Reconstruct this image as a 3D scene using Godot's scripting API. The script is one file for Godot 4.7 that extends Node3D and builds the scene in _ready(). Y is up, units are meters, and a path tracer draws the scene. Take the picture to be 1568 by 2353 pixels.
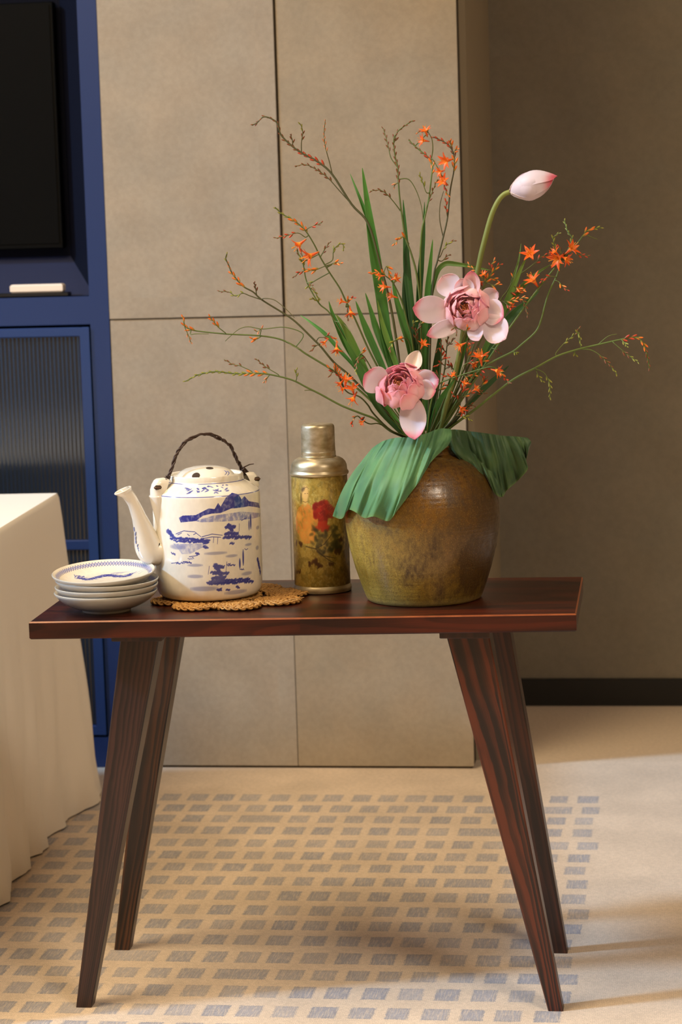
extends Node3D
# A dark wooden bench with a teapot, saucers, a tin flask and a jar of lotus and montbretia, in front of a panelled wall.

var eye := Vector3(0.707, 1.44899, 4.41339)
var view := Basis.from_euler(Vector3(-0.128592, 0.149154, -0.030404), EULER_ORDER_YXZ)
const LENS := 5700.0
const TOP := 0.7174          # height of the bench top
var rng := RandomNumberGenerator.new()
var taken := {}
var fine := FastNoiseLite.new()

# ---------------------------------------------------------------- naming and grouping
func numbered(called: String) -> String:
	var n: int = taken.get(called, 0)
	taken[called] = n + 1
	return called if n == 0 else "%s_%03d" % [called, n]

func tag(o: Node3D, label: String, category: String, group := "", kind := "") -> Node3D:
	if label: o.set_meta("label", label)
	if category: o.set_meta("category", category)
	if group: o.set_meta("group", group)
	if kind: o.set_meta("kind", kind)
	return o

func thing(called: String, label: String, category: String, at_point := Vector3.ZERO, group := "") -> Node3D:
	var o := Node3D.new()
	o.name = numbered(called)
	add_child(o)
	o.position = at_point
	return tag(o, label, category, group)

func part(called: String, m: Mesh, mat: Material, parent: Node3D, label := "") -> MeshInstance3D:
	var o := MeshInstance3D.new()
	o.name = called
	o.mesh = m
	o.material_override = mat
	parent.add_child(o, true)
	if label: o.set_meta("label", label)
	return o

func solo(called: String, m: Mesh, mat: Material, label: String, category: String, group := "") -> MeshInstance3D:
	var o := MeshInstance3D.new()
	o.name = numbered(called)
	o.mesh = m
	o.material_override = mat
	add_child(o)
	tag(o, label, category, group)
	return o

func struct(called: String, m: Mesh, mat: Material) -> MeshInstance3D:
	var o := MeshInstance3D.new()
	o.name = called
	o.mesh = m
	o.material_override = mat
	add_child(o)
	o.set_meta("kind", "structure")
	return o

# the point that stands at a place of the photograph, on the plane of that depth (z), height (y) or side (x)
func ray(px: float, py: float) -> Vector3:
	return view * Vector3((px - 784.0) / LENS, (1176.5 - py) / LENS, -1.0)

func at(px: float, py: float, z: float) -> Vector3:
	var d := ray(px, py)
	return eye + d * ((z - eye.z) / d.z)

func level(px: float, py: float, y: float) -> Vector3:
	var d := ray(px, py)
	return eye + d * ((y - eye.y) / d.y)

# ---------------------------------------------------------------- meshes
class Shape:
	var v := PackedVector3Array()
	var n := PackedVector3Array()
	var uv := PackedVector2Array()
	var c := PackedColorArray()
	var ix := PackedInt32Array()
	var tint := Color.WHITE
	func vert(p: Vector3, q: Vector3, t: Vector2) -> int:
		v.append(p); n.append(q); uv.append(t); c.append(tint)
		return v.size() - 1
	func tri(a: int, b: int, d: int) -> void:
		ix.append(a); ix.append(b); ix.append(d)
	func done() -> ArrayMesh:
		var a := []
		a.resize(Mesh.ARRAY_MAX)
		a[Mesh.ARRAY_VERTEX] = v
		a[Mesh.ARRAY_NORMAL] = n
		a[Mesh.ARRAY_TEX_UV] = uv
		a[Mesh.ARRAY_COLOR] = c
		a[Mesh.ARRAY_INDEX] = ix
		var m := ArrayMesh.new()
		m.add_surface_from_arrays(Mesh.PRIMITIVE_TRIANGLES, a)
		return m
	# a flat polygon whose corners run anticlockwise seen from the side the normal points to
	func face(ps: Array, t: Array = []) -> void:
		var q: Vector3 = (ps[1] - ps[0]).cross(ps[2] - ps[0])
		if q.length() < 1e-12 and ps.size() > 3: q = (ps[2] - ps[0]).cross(ps[3] - ps[0])
		q = q.normalized()
		var first := v.size()
		for i in ps.size():
			vert(ps[i], q, t[i] if t.size() else Vector2(ps[i].x, ps[i].y))
		for i in range(1, ps.size() - 1):
			tri(first, first + i + 1, first + i)
	func box(a: Vector3, b: Vector3, bevel := 0.0) -> void:
		var e := bevel
		var poly := [Vector2(a.x, b.z), Vector2(b.x, b.z), Vector2(b.x, a.z), Vector2(a.x, a.z)]
		prism(poly, a.y, b.y, e)
	# an upright prism on a polygon in (x, z), anticlockwise seen from above, with chamfered edges
	func prism(poly: Array, y0: float, y1: float, e := 0.0) -> void:
		var k := poly.size()
		var inner := []
		for i in k:
			var p: Vector2 = poly[i]
			var d0: Vector2 = (poly[(i + k - 1) % k] - p).normalized()
			var d1: Vector2 = (poly[(i + 1) % k] - p).normalized()
			inner.append(p + (d0 + d1).normalized() * e * 1.414)
		var rings := [[inner, y0], [poly, y0 + e], [poly, y1 - e], [inner, y1]] if e > 0.0 else [[poly, y0], [poly, y1]]
		for r in rings.size() - 1:
			var along := 0.0
			for i in k:
				var j := (i + 1) % k
				var p: Vector2 = rings[r][0][i]
				var q: Vector2 = rings[r][0][j]
				var p2: Vector2 = rings[r + 1][0][i]
				var q2: Vector2 = rings[r + 1][0][j]
				var l := p.distance_to(q)
				var h0: float = rings[r][1]
				var h1: float = rings[r + 1][1]
				face([Vector3(p.x, h0, p.y), Vector3(q.x, h0, q.y), Vector3(q2.x, h1, q2.y), Vector3(p2.x, h1, p2.y)],
					[Vector2(along, -h0), Vector2(along + l, -h0), Vector2(along + l, -h1), Vector2(along, -h1)])
				along += l
		var up := []
		var upt := []
		var low := []
		var lowt := []
		var last: Array = rings[rings.size() - 1][0]
		for i in k:
			up.append(Vector3(last[i].x, y1, last[i].y)); upt.append(Vector2(last[i].x, last[i].y))
		for i in range(k - 1, -1, -1):
			low.append(Vector3(rings[0][0][i].x, y0, rings[0][0][i].y)); lowt.append(Vector2(rings[0][0][i].x, rings[0][0][i].y))
		face(up, upt)
		face(low, lowt)
	# a solid between two level outlines (same number of corners), e.g. a tapered leg; u runs round, v up
	func taper(low: Array, high: Array, y0: float, y1: float, u_scale := 1.0) -> void:
		var k := low.size()
		var along := 0.0
		for i in k:
			var j := (i + 1) % k
			var l: float = high[i].distance_to(high[j])
			face([Vector3(low[i].x, y0, low[i].y), Vector3(low[j].x, y0, low[j].y), Vector3(high[j].x, y1, high[j].y), Vector3(high[i].x, y1, high[i].y)],
				[Vector2(along * u_scale, 1), Vector2((along + l) * u_scale, 1), Vector2((along + l) * u_scale, 0), Vector2(along * u_scale, 0)])
			along += l
		var a := []
		var b := []
		for i in k: a.append(Vector3(high[i].x, y1, high[i].y))
		for i in range(k - 1, -1, -1): b.append(Vector3(low[i].x, y0, low[i].y))
		face(a)
		face(b)
	# a turned shape: profile of (radius, height) from the bottom up; corners sharper than about 40 degrees stay sharp
	func lathe(prof: Array, seg := 64, at_axis := Vector3.ZERO, turn := 1.0) -> void:
		var pts := []
		var k := prof.size()
		var total := 0.0
		var lens := [0.0]
		for i in k - 1:
			total += prof[i].distance_to(prof[i + 1])
			lens.append(total)
		for i in k:
			var ns := []
			if i > 0: ns.append(Vector2(prof[i].y - prof[i - 1].y, -(prof[i].x - prof[i - 1].x)).normalized())
			if i < k - 1: ns.append(Vector2(prof[i + 1].y - prof[i].y, -(prof[i + 1].x - prof[i].x)).normalized())
			if ns.size() == 2 and ns[0].dot(ns[1]) < 0.76:
				pts.append([prof[i], ns[0], lens[i] / total, false])
				pts.append([prof[i], ns[1], lens[i] / total, true])
			else:
				var m: Vector2 = ns[0] if ns.size() == 1 else (ns[0] + ns[1]).normalized()
				pts.append([prof[i], m, lens[i] / total, false])
		var first := v.size()
		for p in pts:
			for s in seg + 1:
				var a := TAU * (float(s) / seg - 0.5)
				var d := Vector3(sin(a), 0, cos(a))
				vert(at_axis + d * p[0].x + Vector3(0, p[0].y, 0), (d * p[1].x + Vector3(0, p[1].y, 0)).normalized(), Vector2(float(s) / seg, 1.0 - p[2]))
		for i in pts.size() - 1:
			if pts[i + 1][3]: continue
			for s in seg:
				var a := first + i * (seg + 1) + s
				var b := a + seg + 1
				tri(a, b, b + 1)
				tri(a, b + 1, a + 1)
	# a round bar along points, thickness per point
	func tube(ps: PackedVector3Array, rs: PackedFloat32Array, sides := 6, caps := true, cs: PackedColorArray = PackedColorArray()) -> void:
		var k := ps.size()
		if k < 2: return
		var first := v.size()
		var side := Vector3.ZERO
		var run := 0.0
		for i in k:
			var d: Vector3 = (ps[mini(i + 1, k - 1)] - ps[maxi(i - 1, 0)]).normalized()
			if d == Vector3.ZERO: d = Vector3.UP
			if side == Vector3.ZERO:
				side = d.cross(Vector3.FORWARD if absf(d.z) < 0.9 else Vector3.UP).normalized()
			side = (side - d * side.dot(d)).normalized()
			var up := d.cross(side)
			if i > 0: run += ps[i].distance_to(ps[i - 1])
			if cs.size(): tint = cs[i]
			for s in sides + 1:
				var a := TAU * s / sides
				var q := side * cos(a) + up * sin(a)
				vert(ps[i] + q * rs[i], q, Vector2(float(s) / sides, run))
		for i in k - 1:
			for s in sides:
				var a := first + i * (sides + 1) + s
				var b := a + sides + 1
				tri(a, b, b + 1)
				tri(a, b + 1, a + 1)
		if caps:
			for e in [0, k - 1]:
				var d: Vector3 = (ps[0] - ps[1]).normalized() if e == 0 else (ps[k - 1] - ps[k - 2]).normalized()
				var m := vert(ps[e], d, Vector2.ZERO)
				var ring := []
				for s in sides: ring.append(vert(v[first + e * (sides + 1) + s], d, Vector2.ZERO))
				for s in sides:
					if e == 0: tri(m, ring[s], ring[(s + 1) % sides])
					else: tri(m, ring[(s + 1) % sides], ring[s])
	# a sheet given as rows of points; thick > 0 makes it a closed shell; colours per point if given
	func sheet(rows: Array, thick := 0.0, cs: Array = []) -> void:
		var r := rows.size()
		var k: int = rows[0].size()
		var ns := []
		for i in r:
			var line := PackedVector3Array()
			for j in k:
				var du: Vector3 = rows[i][mini(j + 1, k - 1)] - rows[i][maxi(j - 1, 0)]
				var dv: Vector3 = rows[mini(i + 1, r - 1)][j] - rows[maxi(i - 1, 0)][j]
				var q := du.cross(dv)
				if q.length() < 1e-14:
					q = ns[i - 1][j] if i > 0 else (rows[0][k - 1] - rows[0][0]).cross(rows[1][k / 2] - rows[0][k / 2])
					if q.length() < 1e-14 and r > 2: q = (rows[1][k - 1] - rows[1][0]).cross(rows[2][k / 2] - rows[0][k / 2])
				line.append(q.normalized())
			ns.append(line)
		var fronts := [1.0, -1.0] if thick > 0.0 else [1.0]
		for f in fronts:
			var first := v.size()
			for i in r:
				for j in k:
					if cs.size(): tint = cs[i][j]
					vert(rows[i][j] + ns[i][j] * (thick * 0.5 * f), ns[i][j] * f, Vector2(float(j) / (k - 1), float(i) / (r - 1)))
			for i in r - 1:
				for j in k - 1:
					var a := first + i * k + j
					var b := a + k
					if f > 0:
						tri(a, b, b + 1); tri(a, b + 1, a + 1)
					else:
						tri(a, b + 1, b); tri(a, a + 1, b + 1)
		if thick > 0.0:
			var edge := []
			for j in k: edge.append([0, j])
			for i in range(1, r): edge.append([i, k - 1])
			for j in range(k - 2, -1, -1): edge.append([r - 1, j])
			for i in range(r - 2, -1, -1): edge.append([i, 0])
			for e in edge.size() - 1:
				var a: Array = edge[e]
				var b: Array = edge[e + 1]
				var pa: Vector3 = rows[a[0]][a[1]]
				var pb: Vector3 = rows[b[0]][b[1]]
				if pa.distance_to(pb) < 1e-7: continue
				var na: Vector3 = ns[a[0]][a[1]] * thick * 0.5
				var nb: Vector3 = ns[b[0]][b[1]] * thick * 0.5
				if cs.size(): tint = cs[a[0]][a[1]]
				face([pa - na, pb - nb, pb + nb, pa + na])

func smooth_line(ps: Array, per := 6) -> PackedVector3Array:
	var out := PackedVector3Array()
	var k := ps.size()
	for i in k - 1:
		var a: Vector3 = ps[maxi(i - 1, 0)]
		var b: Vector3 = ps[i]
		var c: Vector3 = ps[i + 1]
		var d: Vector3 = ps[mini(i + 2, k - 1)]
		for s in per:
			var t := float(s) / per
			out.append(0.5 * (2.0 * b + (c - a) * t + (2.0 * a - 5.0 * b + 4.0 * c - d) * t * t + (3.0 * b - a - 3.0 * c + d) * t * t * t))
	out.append(ps[k - 1])
	return out

func boxed(a: Vector3, b: Vector3, bevel := 0.0) -> ArrayMesh:
	var s := Shape.new()
	s.box(a, b, bevel)
	return s.done()

# ---------------------------------------------------------------- materials and computed textures
func hue(r: float, g: float, b: float) -> Color:   # a colour given as 0..255 of sRGB
	return Color(r / 255.0, g / 255.0, b / 255.0)

func lin(r: float, g: float, b: float) -> Color:    # the same, linear, for vertex colours
	return hue(r, g, b).srgb_to_linear()

func mat(c: Color, rough := 0.6, metal := 0.0) -> StandardMaterial3D:
	var m := StandardMaterial3D.new()
	m.albedo_color = c
	m.roughness = rough
	m.metallic = metal
	return m

func painted(im: Image, rough := 0.6) -> StandardMaterial3D:
	var m := mat(Color.WHITE, rough)
	m.albedo_texture = ImageTexture.create_from_image(im)
	return m

func tinted(rough := 0.6) -> StandardMaterial3D:   # takes its colour from the vertices
	var m := mat(Color.WHITE, rough)
	m.vertex_color_use_as_albedo = true
	return m

func noise(freq: float, seed_number: int, octaves := 4) -> FastNoiseLite:
	var n := FastNoiseLite.new()
	n.seed = seed_number
	n.frequency = freq
	n.noise_type = FastNoiseLite.TYPE_SIMPLEX
	n.fractal_octaves = octaves
	return n

func dot(im: Image, x: int, y: int, c: Color, a: float) -> void:
	if a <= 0.0 or y < 0 or y >= im.get_height(): return
	x = posmod(x, im.get_width())
	im.set_pixel(x, y, im.get_pixel(x, y).lerp(c, minf(a, 1.0)))

# a soft-edged brush mark: an ellipse turned by an angle
func dab(im: Image, p: Vector2, rx: float, ry: float, turn: float, c: Color, a := 1.0, soft := 0.25) -> void:
	var m := maxf(rx, ry) + 1.0
	var cs := cos(turn)
	var sn := sin(turn)
	for y in range(int(p.y - m), int(p.y + m) + 1):
		for x in range(int(p.x - m), int(p.x + m) + 1):
			var dx := x - p.x
			var dy := y - p.y
			var d := Vector2((dx * cs + dy * sn) / rx, (-dx * sn + dy * cs) / ry).length()
			if d < 1.0 + soft:
				dot(im, x, y, c, a * clampf((1.0 + soft - d) / (2.0 * soft), 0.0, 1.0))

# a brush stroke along points, its width from w0 to w1 and fullest in the middle when swell > 0
func stroke(im: Image, ps: Array, w0: float, w1: float, c: Color, a := 1.0, swell := 0.0) -> void:
	var total := 0.0
	for i in ps.size() - 1: total += ps[i].distance_to(ps[i + 1])
	if total < 0.01: return
	var run := 0.0
	var lo := Vector2(1e9, 1e9)
	var hi := -lo
	var most := maxf(w0, w1) + swell + 1.5
	for p in ps:
		lo = lo.min(p); hi = hi.max(p)
	for y in range(int(lo.y - most), int(hi.y + most) + 1):
		for x in range(int(lo.x - most), int(hi.x + most) + 1):
			var best := 1e9
			var walked := 0.0
			run = 0.0
			for i in ps.size() - 1:
				var d: Vector2 = ps[i + 1] - ps[i]
				var l := d.length()
				if l < 1e-6: continue
				var t := clampf((Vector2(x, y) - ps[i]).dot(d) / (l * l), 0.0, 1.0)
				var e := Vector2(x, y).distance_to(ps[i] + d * t)
				var w := lerpf(w0, w1, (run + t * l) / total) + swell * sin(PI * (run + t * l) / total)
				if e - w < best: best = e - w
				run += l
			if best < 0.7: dot(im, x, y, c, a * clampf((0.7 - best) / 1.4, 0.0, 1.0))

# a filled outline
func blot(im: Image, ps: PackedVector2Array, c: Color, a := 1.0, uneven: FastNoiseLite = null) -> void:
	var lo := Vector2(1e9, 1e9)
	var hi := -lo
	for p in ps:
		lo = lo.min(p); hi = hi.max(p)
	for y in range(int(lo.y), int(hi.y) + 2):
		for x in range(int(lo.x), int(hi.x) + 2):
			var inside := 0.0
			for k in 4:
				if Geometry2D.is_point_in_polygon(Vector2(x + 0.5 * (k % 2) - 0.25, y + 0.5 * (k / 2) - 0.25), ps): inside += 0.25
			if inside > 0.0:
				dot(im, x, y, c, inside * a * (1.0 if uneven == null else clampf(0.75 + 0.7 * uneven.get_noise_2d(x, y), 0.0, 1.0)))

func _ready() -> void:
	rng.seed = 7
	# ---- camera, sky, window light, lamps, exposure
	var cam := Camera3D.new()
	cam.name = "camera"
	add_child(cam)
	cam.transform = Transform3D(view, eye)
	cam.keep_aspect = Camera3D.KEEP_HEIGHT
	var look := CameraAttributesPhysical.new()
	look.frustum_focal_length = 24.0 / (2.0 * 1176.5 / LENS)
	look.frustum_focus_distance = 4.40
	look.frustum_near = 0.05
	look.frustum_far = 100.0
	look.exposure_aperture = 4.6
	cam.attributes = look
	cam.fov = rad_to_deg(2.0 * atan(1176.5 / LENS))
	cam.current = true

	var world := WorldEnvironment.new()
	world.name = "world"
	var e := Environment.new()
	e.background_mode = Environment.BG_COLOR
	e.background_color = Color(0.62, 0.76, 0.95)
	e.background_energy_multiplier = 0.9
	e.tonemap_mode = Environment.TONE_MAPPER_LINEAR
	e.tonemap_exposure = 1.0
	e.sdfgi_enabled = true
	e.ssao_enabled = true
	e.ssil_enabled = true
	world.environment = e
	add_child(world)

	var day := DirectionalLight3D.new()
	day.name = "daylight"
	day.light_color = Color(0.69, 0.85, 1.0)
	day.light_energy = 1.05
	day.light_angular_distance = 5.0
	day.shadow_enabled = true
	day.sky_mode = DirectionalLight3D.SKY_MODE_LIGHT_ONLY
	add_child(day)
	day.look_at_from_position(Vector3.ZERO, Vector3(1.0, -0.66, -0.34))

	lamp("large square warm ceiling light over the front of the bench", Vector3(-1.8, 3.84, 1.1), Vector2(2.0, 2.0), 17.2)
	lamp("smaller square ceiling light added unseen at the right to brighten the tablecloth", Vector3(2.1, 3.84, 2.8), Vector2(1.0, 1.0), 10.5, Color(1.0, 0.94, 0.85))  # added fill light, lifts the cloth and other right-facing sides

	build_room()
	build_cabinet()
	build_cloth_table()
	build_bench()
	build_mat()
	build_teapot()
	build_plates()
	build_flask()
	build_jar()
	build_plants()

# a square ceiling light: its frame, its glowing diffuser, and the light that leaves it
func lamp(label: String, p: Vector3, size: Vector2, energy: float, tone := Color(1.0, 0.895, 0.72)) -> void:
	var t := thing("ceiling_light", label, "lamp", p)
	var s := Shape.new()
	var a := size.x / 2 + 0.04
	var b := size.y / 2 + 0.04
	s.box(Vector3(-a, 0.0, -b), Vector3(a, 0.06, b), 0.004)
	part("frame", s.done(), mat(Color(0.85, 0.83, 0.8), 0.5), t)
	var glow := mat(Color(1, 0.9, 0.75), 0.6)
	glow.emission_enabled = true
	glow.emission = Color(1.0, 0.84, 0.62)
	glow.emission_energy_multiplier = 0.8
	part("diffuser", boxed(Vector3(-size.x / 2, -0.012, -size.y / 2), Vector3(size.x / 2, 0.002, size.y / 2), 0.003), glow, t)
	var l := AreaLight3D.new()
	l.name = "light"
	l.area_size = size
	l.area_normalize_energy = true
	l.light_color = tone
	l.light_energy = energy
	l.area_range = 20.0
	l.area_attenuation = 2.0
	l.shadow_enabled = true
	t.add_child(l)
	l.position = Vector3(0, -0.03, 0)
	l.rotation.x = -PI / 2

# ================================================================ the room
const WALL := -1.661         # front of the panelled wall
const FAR := -2.433          # the wall that stands back on the right
const SEAM := -0.335
const SIDE := 0.1125         # right-hand edge of the panels
const LEFT := -0.777         # where the panels meet the cabinet

func panel_image(seed_number: int, base: Color) -> Image:
	var im := Image.create(512, 1024, false, Image.FORMAT_RGB8)
	var n1 := noise(0.006, seed_number, 5)
	var n2 := noise(0.05, seed_number + 1, 3)
	var n3 := noise(0.35, seed_number + 2, 2)
	for y in 1024:
		for x in 512:
			var k := 1.0 + 0.04 * n1.get_noise_2d(x, y) + 0.03 * n2.get_noise_2d(x, y) + 0.035 * n3.get_noise_2d(x, y * 0.7)
			var w := 0.012 * n1.get_noise_2d(x + 900, y)
			im.set_pixel(x, y, Color(base.r * (k + w), base.g * k, base.b * (k - w)))
	return im

func carpet_image() -> Image:
	# 2.2 m x 2.4 m of floor from (-1.35, -1.75); blue-grey tufts in rows on a sand ground, none beyond x = 0.445 or z = -1.37
	var w := 2048
	var h := 2048
	var im := Image.create(w, h, false, Image.FORMAT_RGB8)
	var n1 := noise(0.004, 31, 4)
	var n2 := noise(0.06, 32, 3)
	var weave := noise(0.45, 33, 2)
	var sand := Color(0.82, 0.75, 0.675)
	for y in h:
		for x in w:
			var k := 1.0 + 0.05 * n1.get_noise_2d(x, y) + 0.035 * n2.get_noise_2d(x, y) + 0.10 * weave.get_noise_2d(x, y * 0.5) + 0.018 * sin(x * 1.9) + 0.02 * sin(y * 1.5)
			im.set_pixel(x, y, Color(sand.r * k, sand.g * k, sand.b * k))
	var r := RandomNumberGenerator.new()
	r.seed = 5
	var blue := Color(0.53, 0.55, 0.62)
	var sx := w / 2.2
	var sz := h / 2.4
	var streak := noise(0.09, 34, 2)
	for row in 20:
		var z := -1.388 + row * 0.1038 + r.randf_range(-0.004, 0.004)
		var depth := r.randf_range(0.060, 0.069)
		var x := 0.445 + r.randf_range(-0.016, 0.012)
		while x > -1.34:
			var wide := r.randf_range(0.041, 0.050)
			if r.randf() < 0.035: wide = 0.10
			var x1 := x - wide
			var fade := r.randf_range(0.50, 0.74)
			var x0i := int((x1 + 1.35) * sx)
			var x1i := int((x + 1.35) * sx)
			var z0i := int((z + 1.75) * sz)
			var z1i := int((z + depth + 1.75) * sz)
			for yy in range(z0i - 2, z1i + 3):
				for xx in range(x0i - 3, x1i + 4):
					if xx < 0 or xx >= w or yy < 0 or yy >= h: continue
					var d := minf(minf(xx - x0i, x1i - xx), minf(yy - z0i, z1i - yy)) + 2.2 * weave.get_noise_2d(xx * 0.8, yy * 0.25)
					var a := clampf(d * 0.45 + 0.35, 0.0, 1.0) * fade
					a *= clampf(0.92 + 0.75 * streak.get_noise_2d(xx * 3.2, yy * 0.22), 0.35, 1.0)
					var c := im.get_pixel(xx, yy)
					var k := c.g / sand.g
					var edge := clampf(1.0 - absf(d - 2.0) * 0.25, 0.0, 1.0) * 0.10
					im.set_pixel(xx, yy, c.lerp(Color(blue.r * k * (1.0 - edge), blue.g * k * (1.0 - edge), blue.b * k * (1.0 - edge)), a))
			x = x1 - r.randf_range(0.016, 0.025)
	return im

func build_room() -> void:
	var cream := mat(Color(0.66, 0.58, 0.47), 0.8)
	# floor: carpet laid as one piece; its pattern covers the part in view, plain carpet beyond
	var fm := painted(carpet_image(), 0.95)
	fm.rim_enabled = true
	fm.rim = 0.15
	var s := Shape.new()
	s.face([Vector3(-1.35, 0, 0.65), Vector3(0.85, 0, 0.65), Vector3(0.85, 0, -1.75), Vector3(-1.35, 0, -1.75)], [Vector2(0, 1), Vector2(1, 1), Vector2(1, 0), Vector2(0, 0)])
	var floor_node := struct("floor", s.done(), fm)
	s = Shape.new()
	s.box(Vector3(-3.1, -0.12, -2.7), Vector3(3.3, -0.004, 6.1))
	var plain := mat(Color(0.82, 0.75, 0.675), 0.95)
	part("underlay", s.done(), plain, floor_node)
	s = Shape.new()
	for q in [[-2.8, -1.35, -2.5, 5.8], [0.85, 3.0, -2.5, 5.8], [-1.35, 0.85, -2.5, -1.75], [-1.35, 0.85, 0.65, 5.8]]:
		s.face([Vector3(q[0], 0, q[3]), Vector3(q[1], 0, q[3]), Vector3(q[1], 0, q[2]), Vector3(q[0], 0, q[2])])
	var around := painted(plain_carpet(), 0.95)
	around.uv1_triplanar = true
	around.uv1_world_triplanar = true
	around.uv1_scale = Vector3(1.0 / 0.55, 1.0 / 0.55, 1.0 / 0.55)
	part("plain_carpet", s.done(), around, floor_node)
	struct("ceiling", boxed(Vector3(-3.1, 3.9, -2.7), Vector3(3.3, 4.05, 6.1)), mat(Color(0.72, 0.66, 0.57), 0.9))
	struct("wall_right", boxed(Vector3(3.0, 0, -2.7), Vector3(3.2, 3.9, 6.1)), cream)
	struct("wall_front", boxed(Vector3(-3.1, 0, 5.8), Vector3(3.0, 3.9, 6.0)), cream)
	# left wall round a tall window
	s = Shape.new()
	s.box(Vector3(-3.0, 0, -2.7), Vector3(-2.8, 3.9, -1.3))
	s.box(Vector3(-3.0, 0, 2.6), Vector3(-2.8, 3.9, 5.8))
	s.box(Vector3(-3.0, 0, -1.3), Vector3(-2.8, 0.2, 2.6))
	s.box(Vector3(-3.0, 3.82, -1.3), Vector3(-2.8, 3.9, 2.6))
	struct("wall_left", s.done(), cream)
	var wm := mat(Color(0.12, 0.12, 0.13), 0.4)
	s = Shape.new()
	s.box(Vector3(-2.93, 0.2, -1.3), Vector3(-2.87, 0.25, 2.6), 0.003)
	s.box(Vector3(-2.93, 3.77, -1.3), Vector3(-2.87, 3.82, 2.6), 0.003)
	s.box(Vector3(-2.93, 0.25, -1.3), Vector3(-2.87, 3.77, -1.26), 0.003)
	s.box(Vector3(-2.93, 0.25, 2.56), Vector3(-2.87, 3.77, 2.6), 0.003)
	var win := struct("window_1", s.done(), wm)
	var glass := mat(Color(0.95, 0.98, 1.0, 0.06), 0.02)
	glass.transparency = BaseMaterial3D.TRANSPARENCY_ALPHA
	part("pane", boxed(Vector3(-2.904, 0.25, -1.26), Vector3(-2.896, 3.77, 2.56)), glass, win)
	# wall with panels, on a dark core
	var core := struct("wall_back", boxed(Vector3(LEFT - 0.01, 0.0, -2.6), Vector3(SIDE - 0.004, 3.9, WALL - 0.006)), mat(Color(0.26, 0.22, 0.165), 0.9))
	struct("wall_rear", boxed(Vector3(-3.0, 0, -2.7), Vector3(3.2, 3.9, -2.64)), cream)
	var rows := [[0.006, 1.1452], [1.1482, 2.296], [2.30, 3.44], [3.444, 3.895]]
	var k := 0
	for r in rows.size():
		for side in 2:
			var x0: float = LEFT + 0.001 if side == 0 else SEAM + 0.0008
			var x1: float = SEAM - 0.0012 if side == 0 else SIDE
			if r > 0 and side == 1: x0 += 0.0045
			var proud := 0.0035 if r > 0 and side == 0 else 0.0
			var tone := Color(0.615, 0.575, 0.52) if side == 0 else Color(0.60, 0.55, 0.475)
			var pm := painted(panel_image(100 + k * 7, tone), 0.75)
			var b := Shape.new()
			b.box(Vector3(x0, rows[r][0], WALL - 0.0055), Vector3(x1, rows[r][1], WALL + proud), 0.0012)
			for i in b.uv.size():
				var p := b.v[i]
				b.uv[i] = Vector2((p.x - LEFT) / 0.6 + p.z, -p.y / 1.2)
			part("wall_panel", b.done(), pm, core)
			k += 1
	# the wall set back on the right, its return and its black skirting
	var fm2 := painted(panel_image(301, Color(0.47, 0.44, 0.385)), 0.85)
	s = Shape.new()
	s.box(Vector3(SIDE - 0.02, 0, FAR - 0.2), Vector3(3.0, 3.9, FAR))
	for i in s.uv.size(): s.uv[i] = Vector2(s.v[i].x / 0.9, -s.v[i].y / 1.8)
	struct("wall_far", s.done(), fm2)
	struct("trim_1", boxed(Vector3(SIDE - 0.006, 0, FAR), Vector3(SIDE + 0.012, 3.9, WALL - 0.10)), mat(Color(0.60, 0.55, 0.46), 0.85))  # return strip, coloured paler so it looks lit from the right
	struct("baseboard_far", boxed(Vector3(SIDE, 0, FAR), Vector3(3.0, 0.0775, FAR + 0.014), 0.002), mat(Color(0.035, 0.035, 0.035), 0.5))

func plain_carpet() -> Image:
	var im := Image.create(512, 512, false, Image.FORMAT_RGB8)
	var n2 := noise(0.06, 32, 3)
	n2.noise_type = FastNoiseLite.TYPE_SIMPLEX
	var weave := noise(0.45, 33, 2)
	var sand := Color(0.82, 0.75, 0.675)
	for y in 512:
		for x in 512:
			var k := 1.0 + 0.03 * n2.get_noise_2d(x, y) + 0.10 * weave.get_noise_2d(x, y * 0.5) + 0.018 * sin(x * TAU * 155.0 / 512.0) + 0.02 * sin(y * TAU * 122.0 / 512.0)
			im.set_pixel(x, y, Color(sand.r * k, sand.g * k, sand.b * k))
	return im

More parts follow.
